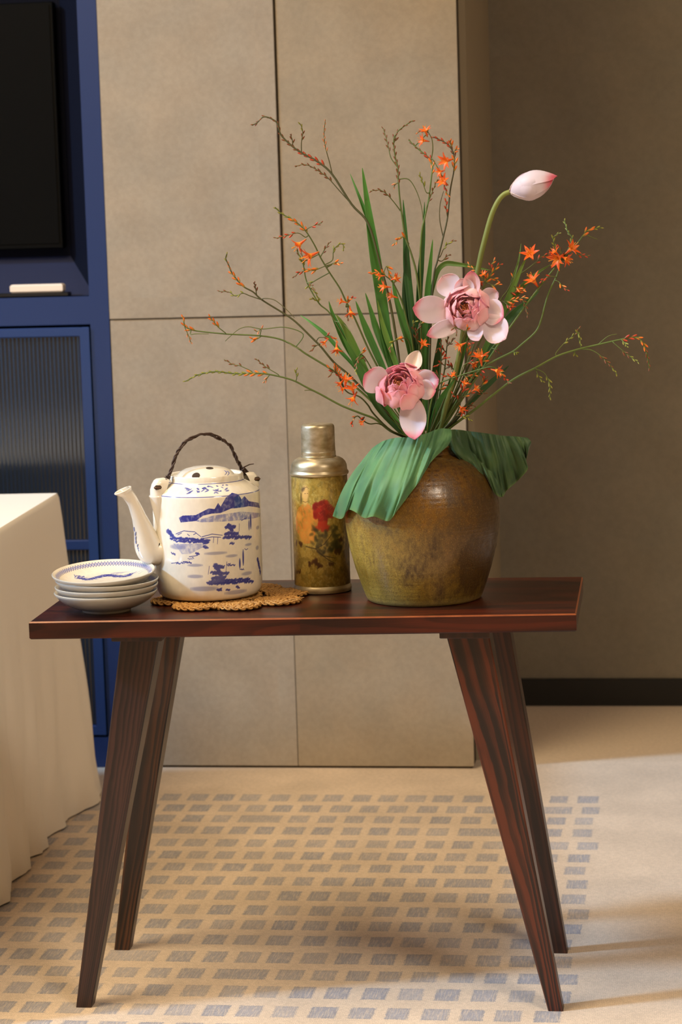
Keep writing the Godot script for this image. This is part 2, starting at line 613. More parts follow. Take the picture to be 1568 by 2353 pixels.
# ================================================================ the blue cabinet at the left
func build_cabinet() -> void:
	var z := WALL + 0.001
	var blue := mat(hue(20, 46, 98), 0.45)
	var dark := mat(hue(10, 12, 26), 0.7)
	dark.metallic_specular = 0.2
	var ledge := mat(hue(14, 24, 60), 0.6)
	var t := thing("cabinet", "navy blue built-in cabinet with a television niche and a reeded glass door", "cabinet", Vector3(-1.5, 0, z))
	var ox := Vector3(1.5, 0, -z)
	var right := LEFT - 0.001
	var inner := -0.827
	var s := Shape.new()
	# face frame: the right stile and the rail between niche and door, the rail over the niche and the plinth
	s.box(Vector3(inner, 0, -0.022) + Vector3(1.5, 0, 0), Vector3(right, 3.88, 0) + Vector3(1.5, 0, 0), 0.0015)
	part("stile", s.done(), blue, t)
	s = Shape.new()
	s.box(Vector3(-2.79, 1.136, -0.022) + Vector3(1.5, 0, 0), Vector3(inner, 1.208, 0) + Vector3(1.5, 0, 0), 0.0015)
	part("rail", s.done(), blue, t)
	s = Shape.new()
	s.box(Vector3(-2.79, 2.6, -0.022) + Vector3(1.5, 0, 0), Vector3(inner, 3.88, 0) + Vector3(1.5, 0, 0), 0.0015)
	part("top_rail", s.done(), blue, t)
	s = Shape.new()
	s.box(Vector3(-2.79, 0.0, -0.022) + Vector3(1.5, 0, 0), Vector3(inner, 0.08, 0) + Vector3(1.5, 0, 0), 0.0015)
	part("plinth", s.done(), blue, t)
	# niche: flat ledge, then faces sloping in to the back, mitred at the corner
	var zb := -0.16
	var yb := 1.305
	var xb := inner - 0.085
	s = Shape.new()
	var o := Vector3(1.5, 0, 0)
	s.face([Vector3(-2.79, 1.208, 0) + o, Vector3(inner, 1.208, 0) + o, Vector3(inner, 1.208, -0.05) + o, Vector3(-2.79, 1.208, -0.05) + o])
	s.face([Vector3(-2.79, 1.208, -0.05) + o, Vector3(inner, 1.208, -0.05) + o, Vector3(xb, yb, zb) + o, Vector3(-2.79, yb, zb) + o])
	part("niche_ledge", s.done(), ledge, t)
	s = Shape.new()
	s.face([Vector3(inner, 1.208, 0) + o, Vector3(inner, 2.6, 0) + o, Vector3(inner, 2.6, -0.05) + o, Vector3(inner, 1.208, -0.05) + o])
	s.face([Vector3(xb, yb, zb) + o, Vector3(inner, 1.208, -0.05) + o, Vector3(inner, 2.6, -0.05) + o, Vector3(xb, 2.6, zb) + o])
	part("niche_side", s.done(), dark, t)
	part("niche_back", boxed(Vector3(-2.79, 1.15, zb - 0.02) + o, Vector3(xb + 0.02, 2.7, zb) + o), dark, t)
	# door: frame, bars, reeded glass, dark inside with a shelf
	var d1 := inner - 0.0035
	var d0 := d1 - 0.62
	s = Shape.new()
	s.box(Vector3(d1 - 0.0245, 0.085, -0.018) + o, Vector3(d1, 1.130, 0.004) + o, 0.002)
	s.box(Vector3(d0, 0.085, -0.018) + o, Vector3(d0 + 0.0245, 1.130, 0.004) + o, 0.002)
	s.box(Vector3(d0 + 0.0245, 1.107, -0.018) + o, Vector3(d1 - 0.0245, 1.130, 0.004) + o, 0.002)
	s.box(Vector3(d0 + 0.0245, 0.085, -0.018) + o, Vector3(d1 - 0.0245, 0.11, 0.004) + o, 0.002)
	var door := part("door", s.done(), mat(hue(28, 56, 110), 0.4), t)
	part("side_stile", boxed(Vector3(-2.79, 0.08, -0.022) + o, Vector3(d0 - 0.0035, 1.136, 0) + o, 0.0015), blue, t)
	part("glazing_bar", boxed(Vector3(d0 + 0.0245, 0.565, -0.016) + o, Vector3(d1 - 0.0245, 0.59, 0.003) + o, 0.002), blue, door)
	for q in [[0.11, 0.565], [0.59, 1.107]]:
		s = Shape.new()
		var wide := (d1 - 0.0245) - (d0 + 0.0245)
		var reeds := 54
		var line := PackedVector3Array()
		var step := 6
		for i in reeds * step + 1:
			var a := float(i) / step
			line.append(Vector3(d0 + 0.0245 + wide * a / reeds, 0, -0.008 + 0.0016 * absf(sin(PI * a))) + o)
		var rows := []
		for y in [q[0], q[1]]:
			var row := PackedVector3Array()
			for p in line: row.append(Vector3(p.x, y, p.z))
			rows.append(row)
		s.sheet(rows)
		var gm := mat(hue(24, 34, 48), 0.12)
		gm.metallic_specular = 0.8
		part("reeded_glass", s.done(), gm, door)
	part("carcass", boxed(Vector3(-2.79, 0.0, -0.5) + o, Vector3(right, 3.88, -0.20) + o), dark, t)

	# television in the niche, and the pale box on the ledge
	var tv_z := z - 0.12
	var c0 := at(140, 571, tv_z)
	var c1 := at(122, 2, tv_z)
	var tv := thing("television", "black flat television in the upper niche of the blue cabinet", "television", Vector3(-1.3, c0.y, tv_z))
	var tx := (c0.x + c1.x) / 2.0 + 1.3
	var scr := mat(Color(0.02, 0.02, 0.018), 0.5)
	scr.metallic_specular = 0.2
	part("casing", boxed(Vector3(tx - 1.0, 0, -0.035), Vector3(tx, 0.62, -0.002), 0.003), scr, tv)
	part("screen", boxed(Vector3(tx - 0.992, 0.014, -0.01), Vector3(tx - 0.008, 0.612, 0.0)), scr, tv)
	var bz := z - 0.022
	var b0 := at(26, 671, bz)
	var b1 := at(146, 650, bz)
	var rec := thing("set_top_box", "flat black device lying on the ledge under the television", "device", Vector3(b0.x, 1.2082, bz))
	part("casing", boxed(Vector3(-0.2, 0, -0.020), Vector3(b1.x - b0.x + 0.014, 0.010, 0.016), 0.002), mat(Color(0.03, 0.03, 0.035), 0.4), rec)
	var box := Shape.new()
	box.box(Vector3(0, 0, -0.018), Vector3(b1.x - b0.x, 0.021, 0.012), 0.004)
	var bx := solo("small_box", box.done(), mat(Color(0.93, 0.88, 0.83), 0.5), "small oblong off-white box lying on the black device below the television", "box")
	bx.position = Vector3(b0.x, 1.2185, bz)

# ================================================================ the table under a white cloth, at the left
func build_cloth_table() -> void:
	var h := 0.75
	# outline of the top: its right-hand side runs from the far corner in view towards the camera
	var a := level(131, 1133, h)
	var b := level(0, 1213, h)
	var dir := (b - a).normalized()
	var near := a + dir * 1.62
	var side := Vector3(-dir.z, 0, dir.x)
	if side.x > 0: side = -side
	var corners := [near, a, a + side * 0.8, near + side * 0.8]
	var round_ := []
	# walk round the top: near right, far right, far left, near left
	for i in 4:
		var p: Vector3 = corners[i]
		var q: Vector3 = corners[(i + 1) % 4]
		var steps := 90 if i % 2 == 0 else 46
		for k in steps: round_.append([p.lerp(q, float(k) / steps), i, float(k) / steps])
	var n := round_.size()
	var centre: Vector3 = (corners[0] + corners[2]) / 2.0
	var rows := []
	var levels := 26
	var wob := noise(1.0, 77, 2)
	for r in levels + 1:
		var t := float(r) / levels
		var line := PackedVector3Array()
		for j in n + 1:
			var e: Array = round_[j % n]
			var p: Vector3 = e[0]
			var along: float = e[2]
			var out: Vector3 = [-side, -dir, side, dir][e[1]]
			# at the corners the cloth hangs out in a cone, elsewhere in shallow folds
			var from_corner := minf(along, 1.0 - along) * (1.62 if e[1] % 2 == 0 else 0.8)
			var cone := exp(-pow(from_corner / 0.13, 2.0))
			if from_corner < 0.25:
				var nearer: Vector3 = corners[e[1]] if along < 0.5 else corners[(e[1] + 1) % 4]
				var diag: Vector3 = nearer - centre
				diag.y = 0
				out = out.lerp(diag.normalized(), cone * 0.75).normalized()
			var fold := 0.004 * sin(j * 0.62 + 1.6 * wob.get_noise_1d(j * 0.35)) + 0.010 * wob.get_noise_2d(j * 0.11, t * 1.5)
			var drop := pow(t, 1.15)
			var hang := 0.012 + drop * (0.022 + 0.075 * cone + fold * (0.35 + 1.3 * t))
			var y := h * (1.0 - t)
			if r == 0: hang = 0.0
			if r == 1:
				y = h - 0.012
				hang = 0.009
			if r == levels: y = 0.004
			line.append(Vector3(p.x, y, p.z) + out * hang)
		rows.append(line)
	var s := Shape.new()
	rows.reverse()
	s.sheet(rows, 0.0)
	var top := []
	for j in n: top.append(round_[j][0])
	var lid := Shape.new()
	var m := lid.vert(Vector3(centre.x, h, centre.z), Vector3.UP, Vector2.ZERO)
	var ring := []
	for j in n: ring.append(lid.vert(top[j], Vector3.UP, Vector2.ZERO))
	for j in n: lid.tri(m, ring[(j + 1) % n], ring[j])
	var first := s.v.size()
	for i in lid.v.size(): s.vert(lid.v[i], lid.n[i], lid.uv[i])
	for i in lid.ix: s.ix.append(first + i)
	var cloth := mat(hue(246, 240, 230), 0.9)
	cloth.rim_enabled = true
	cloth.rim = 0.3
	solo("tablecloth", s.done(), cloth, "white floor-length tablecloth draped over the table in front of the blue cabinet", "tablecloth")
	var t := thing("table", "rectangular table wholly covered by the white floor-length cloth", "table", Vector3(centre.x, 0, centre.z))
	var wood := mat(Color(0.4, 0.3, 0.2), 0.6)
	var poly := []
	for p in corners:
		var q: Vector3 = p - (p - centre).normalized() * 0.02 - Vector3(centre.x, 0, centre.z)
		poly.append(Vector2(q.x, q.z))
	var b2 := Shape.new()
	b2.prism(poly, h - 0.03, h - 0.003)
	part("tabletop", b2.done(), wood, t)
	for p in poly:
		var q: Vector2 = p * 0.88
		part("leg", boxed(Vector3(q.x - 0.02, 0.0, q.y - 0.02), Vector3(q.x + 0.02, h - 0.03, q.y + 0.02), 0.002), wood, t)

# ================================================================ the bench
# wood: long grain along v (down the image), figure from stretched noise; cathedrals where the rings are cut flat
func wood_image(w: int, h: int, seed_number: int, dark: Color, light: Color, rings: float, contrast: float, flow := 1.0) -> Image:
	var im := Image.create(w, h, false, Image.FORMAT_RGB8)
	var n1 := noise(1.0, seed_number, 3)
	var n2 := noise(1.0, seed_number + 1, 2)
	var n3 := noise(1.0, seed_number + 2, 2)
	for y in h:
		var v := float(y) / h
		for x in w:
			var u := float(x) / w
			var bend := u + 0.05 * flow * n1.get_noise_2d(u * 2.0, v * 0.7) + 0.006 * n1.get_noise_2d(u * 5.0, v * 8.0)
			var f := bend * rings + 1.5 * flow * n1.get_noise_2d(u * 1.6 + 9.0, v * 0.8)
			var ring := f - floorf(f)
			ring = smoothstep(0.0, 0.75, ring) * (1.0 - smoothstep(0.86, 1.0, ring))
			var pore := n3.get_noise_2d(u * 150.0, v * 7.0)
			var wide := n2.get_noise_2d(u * 6.0, v * 1.3)
			var k := clampf(0.5 + contrast * (ring - 0.5) + 0.55 * wide + 0.16 * pore, 0.0, 1.0)
			var c := dark.lerp(light, k)
			im.set_pixel(x, y, c)
	return im

func wood(im: Image, rough := 0.36, coat := 0.25) -> StandardMaterial3D:
	var m := painted(im, rough)
	m.clearcoat_enabled = true
	m.clearcoat = coat
	m.clearcoat_roughness = 0.22
	return m

func build_bench() -> void:
	var fl := Vector2(-0.4769, 0.2563)
	var fr := Vector2(0.4771, 0.1995)
	var br := Vector2(0.4688, -0.206)
	var bl := Vector2(-0.4900, -0.185)
	var t := thing("bench", "dark stained wooden bench with four splayed tapering legs standing on the carpet", "bench", Vector3(0, 0, 0))
	var under := TOP - 0.0315
	# the slab: grain runs along x
	var im := wood_image(512, 2048, 41, hue(33, 11, 7), hue(74, 28, 15), 9.0, 0.42, 1.3)
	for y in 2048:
		for x in range(504, 512): im.set_pixel(x, y, hue(150, 82, 44).lerp(hue(112, 56, 30), 0.5 + 0.5 * fine.get_noise_2d(x, y)))  # orange strip: edge wear together with the painted edge highlight
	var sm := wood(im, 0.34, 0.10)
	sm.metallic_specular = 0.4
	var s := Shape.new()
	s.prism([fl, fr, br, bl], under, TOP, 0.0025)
	for i in s.uv.size():
		var p := s.v[i]
		s.uv[i] = Vector2(0.48 + p.z * 1.6 + (p.y - TOP) * 3.0, p.x / 1.02)
		if s.n[i].y > 0.5 and s.n[i].y < 0.9: s.uv[i].x = 0.994   # the worn arris, with its bright highlight painted in
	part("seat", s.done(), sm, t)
	var shade := wood(wood_image(128, 512, 47, hue(30, 14, 11), hue(66, 30, 20), 6.0, 0.5), 0.45, 0.1)
	# cleats under the slab that carry the legs
	for q in [[256.0, 372.0, 0.190, -0.150], [1010.5, 1126.0, 0.172, -0.165]]:
		var a := at(q[0], 1470, q[2])
		var b := at(q[1], 1470, q[2])
		s = Shape.new()
		s.box(Vector3(a.x, under - 0.0165, q[3]), Vector3(b.x, under, q[2]), 0.0015)
		for i in s.uv.size(): s.uv[i] = Vector2(s.v[i].x * 4.0, s.v[i].z * 2.0)
		part("cleat", s.done(), shade, t)
	# legs: photograph edges of the top and the foot, depth of the front face there, thickness, grain
	var legs := [
		[277.0, 366.0, 1488.0, 0.172, 174.0, 210.0, 2315.5, 0.058, hue(27, 15, 13), hue(62, 36, 29), 51, 26.0, 0.8, 0.35, under - 0.0165],
		[352.0, 429.5, 1467.0, -0.115, 262.0, 297.5, 2183.5, 0.055, hue(24, 14, 11), hue(84, 50, 28), 59, 12.0, 0.8, 0.7, under],
		[1027.0, 1125.5, 1477.5, 0.156, 1260.0, 1295.0, 2324.0, 0.058, hue(26, 13, 11), hue(90, 39, 20), 67, 13.0, 0.95, 0.55, under - 0.0165],
		[1104.0, 1161.5, 1456.0, -0.128, 1272.0, 1305.0, 2191.0, 0.055, hue(28, 14, 10), hue(74, 38, 24), 73, 14.0, 0.6, 0.6, under],
	]
	for q in legs:
		var foot_z: float = (level(q[4], q[6], 0.0).z + level(q[5], q[6], 0.0).z) / 2.0
		var f0 := level(q[4], q[6], 0.0)
		var f1 := level(q[5], q[6], 0.0)
		var t0 := at(q[0], q[2], q[3])
		var t1 := at(q[1], q[2], q[3])
		var d: float = q[7]
		var high := ring(t0.x, t1.x, q[3] - d, q[3], 0.0024)
		var low := ring(f0.x, f1.x, foot_z - 0.030, foot_z, 0.0018)
		s = Shape.new()
		s.taper(low, high, 0.0, q[14], 4.0)
		var lm := wood(wood_image(384, 1280, q[10], q[8], q[9], q[11], q[12], q[13]), 0.42, 0.15)
		part("leg", s.done(), lm, t)

# a level rectangle with cut corners, anticlockwise seen from above
func ring(x0: float, x1: float, z0: float, z1: float, e: float) -> Array:
	return [Vector2(x0 + e, z1), Vector2(x1 - e, z1), Vector2(x1, z1 - e), Vector2(x1, z0 + e), Vector2(x1 - e, z0), Vector2(x0 + e, z0), Vector2(x0, z0 + e), Vector2(x0, z1 - e)]

# ================================================================ things on the bench
# share of the way up a turned profile (0 foot, 1 end) at which its outside reaches a height
func share_at(prof: Array, h: float, from := 0) -> float:
	var total := 0.0
	var hit := -1.0
	for i in prof.size() - 1:
		var a: Vector2 = prof[i]
		var b: Vector2 = prof[i + 1]
		var l := a.distance_to(b)
		if hit < 0.0 and i >= from and b.y > a.y and h <= b.y:
			hit = total + l * clampf((h - a.y) / (b.y - a.y), 0.0, 1.0)
		total += l
	return (total if hit < 0.0 else hit) / total

func glaze(im: Image, rough := 0.14) -> StandardMaterial3D:
	var m := painted(im, rough)
	m.clearcoat_enabled = true
	m.clearcoat = 0.5
	m.clearcoat_roughness = 0.06
	return m

const PORCELAIN := Color(0.905, 0.885, 0.84)

func mottled(w: int, h: int, base: Color, amount: float, seed_number: int, freq := 0.02) -> Image:
	var im := Image.create(w, h, false, Image.FORMAT_RGB8)
	var n := noise(freq, seed_number, 4)
	for y in h:
		for x in w:
			# wraps round in x
			var a := TAU * x / w
			var k := 1.0 + amount * n.get_noise_3d(cos(a) * w / TAU, y, sin(a) * w / TAU)
			im.set_pixel(x, y, Color(base.r * k, base.g * k, base.b * k))
	return im

func build_teapot() -> void:
	var c := level(482.5, 1366, TOP + 0.008)
	c.y = TOP + 0.0098
	var px := 1229.0
	var r := 0.0985
	var prof := [Vector2(0, 0), Vector2(0.085, 0), Vector2(0.0885, 0.0015), Vector2(0.0920, 0.005), Vector2(0.0950, 0.012), Vector2(0.0970, 0.022), Vector2(0.0985, 0.046), Vector2(0.0985, 0.10), Vector2(0.0982, 0.185), Vector2(0.0972, 0.1895),
		Vector2(0.0945, 0.1925), Vector2(0.083, 0.2015), Vector2(0.070, 0.2095), Vector2(0.0690, 0.2125), Vector2(0.0690, 0.2195), Vector2(0.0675, 0.2215), Vector2(0.0645, 0.2205), Vector2(0.0635, 0.212), Vector2(0.058, 0.206), Vector2(0.0, 0.203)]
	var w := 2048
	var hgt := 854
	var z := 1.333
	var im := mottled(w, hgt, PORCELAIN, 0.03, 201)
	# where a mark on the photograph lies on the round wall: 3.136 zoomed units per pixel, origin (330, 980)
	var spot := func(zx: float, zy: float) -> Vector2:
		var x := 330.0 + zx / 3.136
		var y := 980.0 + zy / 3.136
		var axis := 477.0 + (y - 1126.0) * 0.024
		var f := asin(clampf((x - axis) / 121.5, -0.995, 0.995))
		var h := (1359.0 + 121.0 * 0.145 * cos(f) - y) / 1212.0
		var u := 0.5 + (f + 0.20) / TAU
		return Vector2(u * w, (1.0 - share_at(prof, h, 2)) * hgt)
	var ink := hue(52, 58, 140)
	var pale := hue(128, 134, 186)
	var wash := hue(150, 152, 178)
	var n := noise(0.03, 205, 3)
	# the far mountains and their mist
	var far := PackedVector2Array()
	for q in [[272, 655], [300, 642], [390, 642], [480, 600], [520, 606], [545, 565], [562, 590], [600, 530], [652, 500], [690, 512], [708, 545], [728, 522], [760, 558], [832, 570], [838, 604], [760, 592], [700, 600], [632, 606], [560, 634], [500, 636], [440, 648], [390, 682], [285, 688]]:
		far.append(spot.call(q[0], q[1]))
	var mist := PackedVector2Array()
	for q in [[380, 680], [520, 648], [700, 628], [842, 640], [836, 664], [650, 690], [420, 692]]:
		mist.append(spot.call(q[0], q[1]))
	blot(im, mist, pale, 0.85, n)
	blot(im, far, ink, 1.1, n)
	blot(im, far, ink, 0.5)
	# water: long flat washes
	for q in [[525, 908, 32, 2.6], [635, 930, 18, 2.4], [380, 985, 22, 2.4], [380, 1062, 22, 3.0], [440, 1150, 40, 4.0], [670, 1182, 38, 3.8], [752, 856, 14, 2.2], [820, 740, 12, 3.0], [815, 880, 10, 3.5], [740, 1055, 20, 3.0], [260, 855, 26, 4.0]]:
		dab(im, spot.call(q[0], q[1]), q[2] * 1.6 * z, q[3] * 1.7 * z, 0.0, wash, 0.75, 0.3)
	var bank := PackedVector2Array()
	for q in [[230, 830], [420, 838], [470, 850], [400, 880], [350, 905], [290, 905], [265, 870]]:
		bank.append(spot.call(q[0], q[1]))
	blot(im, bank, pale, 0.6, n)
	var r2 := RandomNumberGenerator.new()
	r2.seed = 11
	# foliage: short comma strokes along lines
	for q in [[[190, 740], [225, 775], 7, 9.0], [[210, 790], [480, 822], 26, 6.0], [[230, 810], [480, 835], 20, 5.0], [[580, 800], [775, 806], 22, 6.5], [[590, 775], [680, 780], 12, 7.0], [[595, 730], [660, 735], 10, 7.0], [[610, 715], [640, 755], 8, 8.0],
		[[490, 1040], [610, 1050], 14, 6.0], [[510, 1000], [580, 1005], 10, 6.5], [[500, 1075], [590, 1080], 12, 7.0], [[465, 1112], [785, 1112], 34, 6.0], [[480, 1098], [760, 1096], 24, 6.0], [[520, 985], [570, 1090], 14, 8.0], [[815, 950], [838, 1060], 14, 7.0], [[600, 990], [655, 994], 5, 3.5], [[620, 840], [650, 845], 3, 4.0], [[440, 862], [470, 868], 3, 4.5],
		[[535, 1160], [560, 1164], 3, 6.0], [[595, 1160], [620, 1164], 3, 5.0], [[665, 1146], [690, 1148], 3, 5.0], [[245, 966], [355, 962], 12, 3.2], [[330, 940], [375, 936], 5, 2.2], [[385, 905], [410, 912], 4, 4.0], [[215, 890], [245, 910], 5, 3.5]]:
		for k in q[2] * 2:
			var t = (k + r2.randf()) / float(q[2] * 2)
			var p: Vector2 = spot.call(lerpf(q[0][0], q[1][0], t), lerpf(q[0][1], q[1][1], t) + r2.randf_range(-6, 6))
			var l: float = q[3] * r2.randf_range(0.7, 1.2)
			dab(im, p, l * 1.15 * z, l * 0.50 * z, r2.randf_range(-0.7, 0.3), ink.lerp(hue(84, 90, 165), r2.randf() * 0.5), 0.9, 0.3)
	# thin brush lines: roof, bridge, reeds, masts, birds
	for q in [[[250, 765], [305, 746], [380, 756], [424, 792]], [[262, 772], [290, 760]], [[330, 770], [345, 782]], [[372, 775], [392, 765]], [[430, 792], [500, 776], [572, 786]], [[440, 804], [500, 795], [560, 800]], [[512, 800], [508, 835]], [[540, 802], [536, 845]], [[478, 995], [470, 1050]], [[600, 970], [592, 1035]], [[690, 712], [688, 760]], [[705, 690], [722, 680], [742, 672]], [[725, 884], [735, 892], [748, 884]], [[215, 965], [260, 962]], [[340, 925], [400, 918]], [[690, 1025], [720, 1028]], [[700, 1020], [705, 1030], [716, 1018]]]:
		var ps := []
		for k in q: ps.append(spot.call(k[0], k[1]))
		stroke(im, ps, 1.4, 1.2, ink, 0.9)
	# slim pines and hut shapes on the right
	for q in [[770, 700, 6, 17], [758, 722, 4, 12], [714, 945, 5, 19], [690, 985, 5, 12]]:
		dab(im, spot.call(q[0], q[1]), q[2] * 0.9 * z, q[3] * 1.2 * z, 0.05, ink, 0.9, 0.3)
	# rings at the shoulder and the foot of the collar
	for h in [0.1895, 0.2095]:
		var v := (1.0 - share_at(prof, h, 2)) * hgt
		stroke(im, [Vector2(0, v), Vector2(w - 1, v)], 1.7, 1.7, hue(88, 94, 160), 0.9)
	# a sprig of leaves on the sloping shoulder
	for k in 34:
		var u := w * (0.44 + 0.19 * r2.randf())
		var v := (1.0 - share_at(prof, r2.randf_range(0.195, 0.2065), 2)) * hgt
		dab(im, Vector2(u, v), r2.randf_range(7, 17), 3.6, r2.randf_range(-0.5, 0.5), ink.lerp(pale, r2.randf() * 0.7), 0.8, 0.3)
	var body_mat := glaze(im)
	var white := glaze(mottled(128, 128, PORCELAIN, 0.03, 209))
	var t := thing("teapot", "large cream porcelain teapot with a blue painted river landscape, standing on the woven mat", "teapot", c)
	var s := Shape.new()
	s.lathe(prof, 96)
	part("body", s.done(), body_mat, t)
	# lid: a shallow dome let into the collar, with two air holes
	s = Shape.new()
	s.lathe([Vector2(0, 0.207), Vector2(0.0622, 0.207), Vector2(0.0628, 0.2155), Vector2(0.0605, 0.2175), Vector2(0.053, 0.2185), Vector2(0.0505, 0.2215), Vector2(0.046, 0.2260), Vector2(0.036, 0.2308), Vector2(0.022, 0.2340), Vector2(0.0, 0.2352)], 64)
	var lid := part("lid", s.done(), white, t)
	var dark := mat(hue(60, 46, 34), 0.9)
	var dome := [Vector2(0.0, 0.2352), Vector2(0.022, 0.2340), Vector2(0.036, 0.2308), Vector2(0.046, 0.2260), Vector2(0.0505, 0.2215)]
	for q in [[482.0, 1076.0, 0.2385, 0.0068], [450.5, 1093.5, 0.2320, 0.0074]]:
		# walk along the line of sight from the front until it meets the dome
		var p := Vector3.ZERO
		var k := 0
		for step in 240:
			p = at(q[0], q[1], c.z + 0.06 - step * 0.0005) - c
			var far_ := Vector2(p.x, p.z).length()
			if far_ > 0.0504: continue
			k = 0
			while k < 3 and dome[k + 1].x < far_: k += 1
			if p.y <= lerpf(dome[k].y, dome[k + 1].y, (far_ - dome[k].x) / (dome[k + 1].x - dome[k].x)): break
		var flat := Vector3(p.x, 0, p.z)
		var slope: Vector2 = dome[k + 1] - dome[k]
		var up := (flat.normalized() * -slope.y + Vector3.UP * slope.x).normalized()
		s = Shape.new()
		s.lathe([Vector2(q[3], -0.002), Vector2(q[3], 0.0003), Vector2(q[3] * 0.6, 0.0009), Vector2(0.0, 0.0011)], 24)
		var hole := part("vent_hole", s.done(), dark, lid)
		hole.transform = Transform3D(aim(up), p)
	s = Shape.new()
	for k in 2:
		var a := level(516 + k * 6, 1082 + k, c.y + 0.2310) - c
		var b := level(517 + k * 6, 1092 + k, c.y + 0.2270) - c
		s.tube(smooth_line([a + Vector3(0, 0.0005, 0), (a + b) / 2 + Vector3(0.0035, 0.0009, 0), b + Vector3(0, 0.0005, 0)], 4), PackedFloat32Array([0.0004, 0.0006, 0.0007, 0.0007, 0.0008, 0.0007, 0.0006, 0.0005, 0.0004]), 5)
	var mark := part("painted_mark", s.done(), mat(hue(70, 76, 150), 0.3), lid)
	mark.set_meta("kind", "stuff")
	# spout, in the plane that runs to the left and towards the viewer
	var dir := Vector3(-0.86, 0, 0.51).normalized()
	var line := []
	for q in [[0.078, 0.088], [0.098, 0.086], [0.110, 0.090], [0.1160, 0.104], [0.1215, 0.126], [0.1295, 0.152], [0.1385, 0.1765], [0.1475, 0.1920], [0.1545, 0.1995]]:
		line.append(dir * q[0] + Vector3(0, q[1], 0))
	var ps := smooth_line(line, 6)
	var rs := PackedFloat32Array()
	var key := [0.024, 0.0255, 0.0262, 0.0245, 0.0185, 0.0132, 0.0108, 0.0112, 0.0118]
	for i in ps.size():
		var f := float(i) / 6.0
		var k := mini(int(f), 7)
		rs.append(lerpf(key[k], key[k + 1], f - k))
	var sim := mottled(128, 256, PORCELAIN, 0.03, 210)
	s = Shape.new()
	s.tube(ps, rs, 28, false)
	# the mouth is cut nearly level and flares into a rolled lip
	var tip: Vector3 = ps[ps.size() - 1] + dir * 0.0005
	var side_ := Vector3(-dir.z, 0, dir.x)
	var cut_up := (Vector3.UP * 0.93 + dir * 0.36).normalized()
	var cut_out := side_.cross(cut_up).normalized()
	if cut_out.dot(dir) < 0: cut_out = -cut_out
	var lip := []
	for q in [[0.0112, -0.0060, -0.0005], [0.0124, -0.0030, 0.0006], [0.0148, 0.0004, 0.0014], [0.0152, 0.0020, 0.0016], [0.0144, 0.0030, 0.0014], [0.0118, 0.0018, 0.0010], [0.0098, -0.0080, -0.0040], [0.0060, -0.0085, -0.0040]]:
		var row := PackedVector3Array()
		for i in 33:
			var f := TAU * i / 32.0
			row.append(tip + cut_up * (q[1] + 0.0008) + cut_out * (cos(f) * q[0] * 1.12 + q[2]) + side_ * sin(f) * q[0] * 0.96)
		lip.append(row)
	s.sheet(lip)
	var sp := part("spout", s.done(), glaze(sim), t)
	s = Shape.new()
	s.tube(PackedVector3Array([tip - cut_up * 0.0072 - cut_out * 0.003, tip - cut_up * 0.0062 - cut_out * 0.003]), PackedFloat32Array([0.0098, 0.0098]), 20)
	part("bore", s.done(), mat(hue(120, 95, 66), 0.8), sp)
	s = Shape.new()
	for k in 7:
		var i := 12 + k * 2
		var out := (Vector3(-0.55, 0.0, 0.80 - 0.05 * k)).normalized()
		var q0: Vector3 = ps[i] + out * (rs[i] + 0.0002)
		var q1: Vector3 = ps[i + 2] + (out + Vector3(0.12 * (k % 3 - 1), 0, 0.12)).normalized() * (rs[i + 2] + 0.0002)
		s.tube(PackedVector3Array([q0, (q0 + q1) / 2 + out * 0.0003, q1]), PackedFloat32Array([0.0006, 0.0014, 0.0005]), 5)
	var brush := part("painted_mark", s.done(), mat(hue(128, 142, 196), 0.3), sp)
	brush.set_meta("kind", "stuff")
	# lugs: the one over the spout runs down the wall as a wedge; each has a slot for the wire
	var lug_dir := Vector3(-0.80, 0, 0.60)
	for k in 2:
		var d: Vector3 = lug_dir if k == 0 else -lug_dir
		var side := Vector3(-d.z, 0, d.x)
		s = Shape.new()
		var rows := []
		var steps := [[0.120, 0.002, 0.0], [0.145, 0.0085, 0.004], [0.170, 0.0140, 0.0095], [0.186, 0.0170, 0.0130], [0.1885, 0.0165, 0.0140], [0.1905, 0.0145, 0.0120], [0.200, 0.0142, 0.0120], [0.210, 0.0135, 0.0115], [0.2165, 0.0110, 0.0095], [0.2195, 0.0070, 0.0060]] if k == 0 else [[0.176, 0.003, 0.0], [0.184, 0.010, 0.006], [0.192, 0.0130, 0.009], [0.202, 0.0130, 0.009], [0.211, 0.0115, 0.0080], [0.216, 0.0070, 0.0050]]
		for q in steps:
			var h: float = q[0]
			var half: float = q[1]
			var inner := 0.088 if h < 0.19 else 0.088 - (h - 0.19) * 0.4
			var out: float = 0.0975 + q[2]
			if h > 0.2: out -= (h - 0.2) * 0.30
			var row := PackedVector3Array()
			for a in 13:
				var b := PI * a / 12.0
				row.append(d * (inner + (out - inner) * pow(sin(b), 0.4)) + side * (-cos(b) * half) + Vector3(0, h, 0))
			rows.append(row)
		var top := PackedVector3Array()
		var last: PackedVector3Array = rows[rows.size() - 1]
		for a in 13: top.append((last[0] + last[6]) / 2.0 + Vector3(0, 0.001, 0))
		rows.append(top)
		s.sheet(rows)
		var lug := part("lug", s.done(), white, t)
		var f: Vector3 = side if side.z > 0.0 else -side
		var face_at: Vector3 = d * (0.1000 if k == 0 else 0.0985) + f * (0.0142 if k == 0 else 0.0128) + Vector3(0, 0.2045 if k == 0 else 0.2035, 0)
		s = Shape.new()
		s.tube(PackedVector3Array([face_at - d * 0.0062 - f * 0.0042, face_at - d * 0.004 - f * 0.0030, face_at + d * 0.004 - f * 0.0030, face_at + d * 0.0062 - f * 0.0042]), PackedFloat32Array([0.0020, 0.0042, 0.0042, 0.0020]), 12)
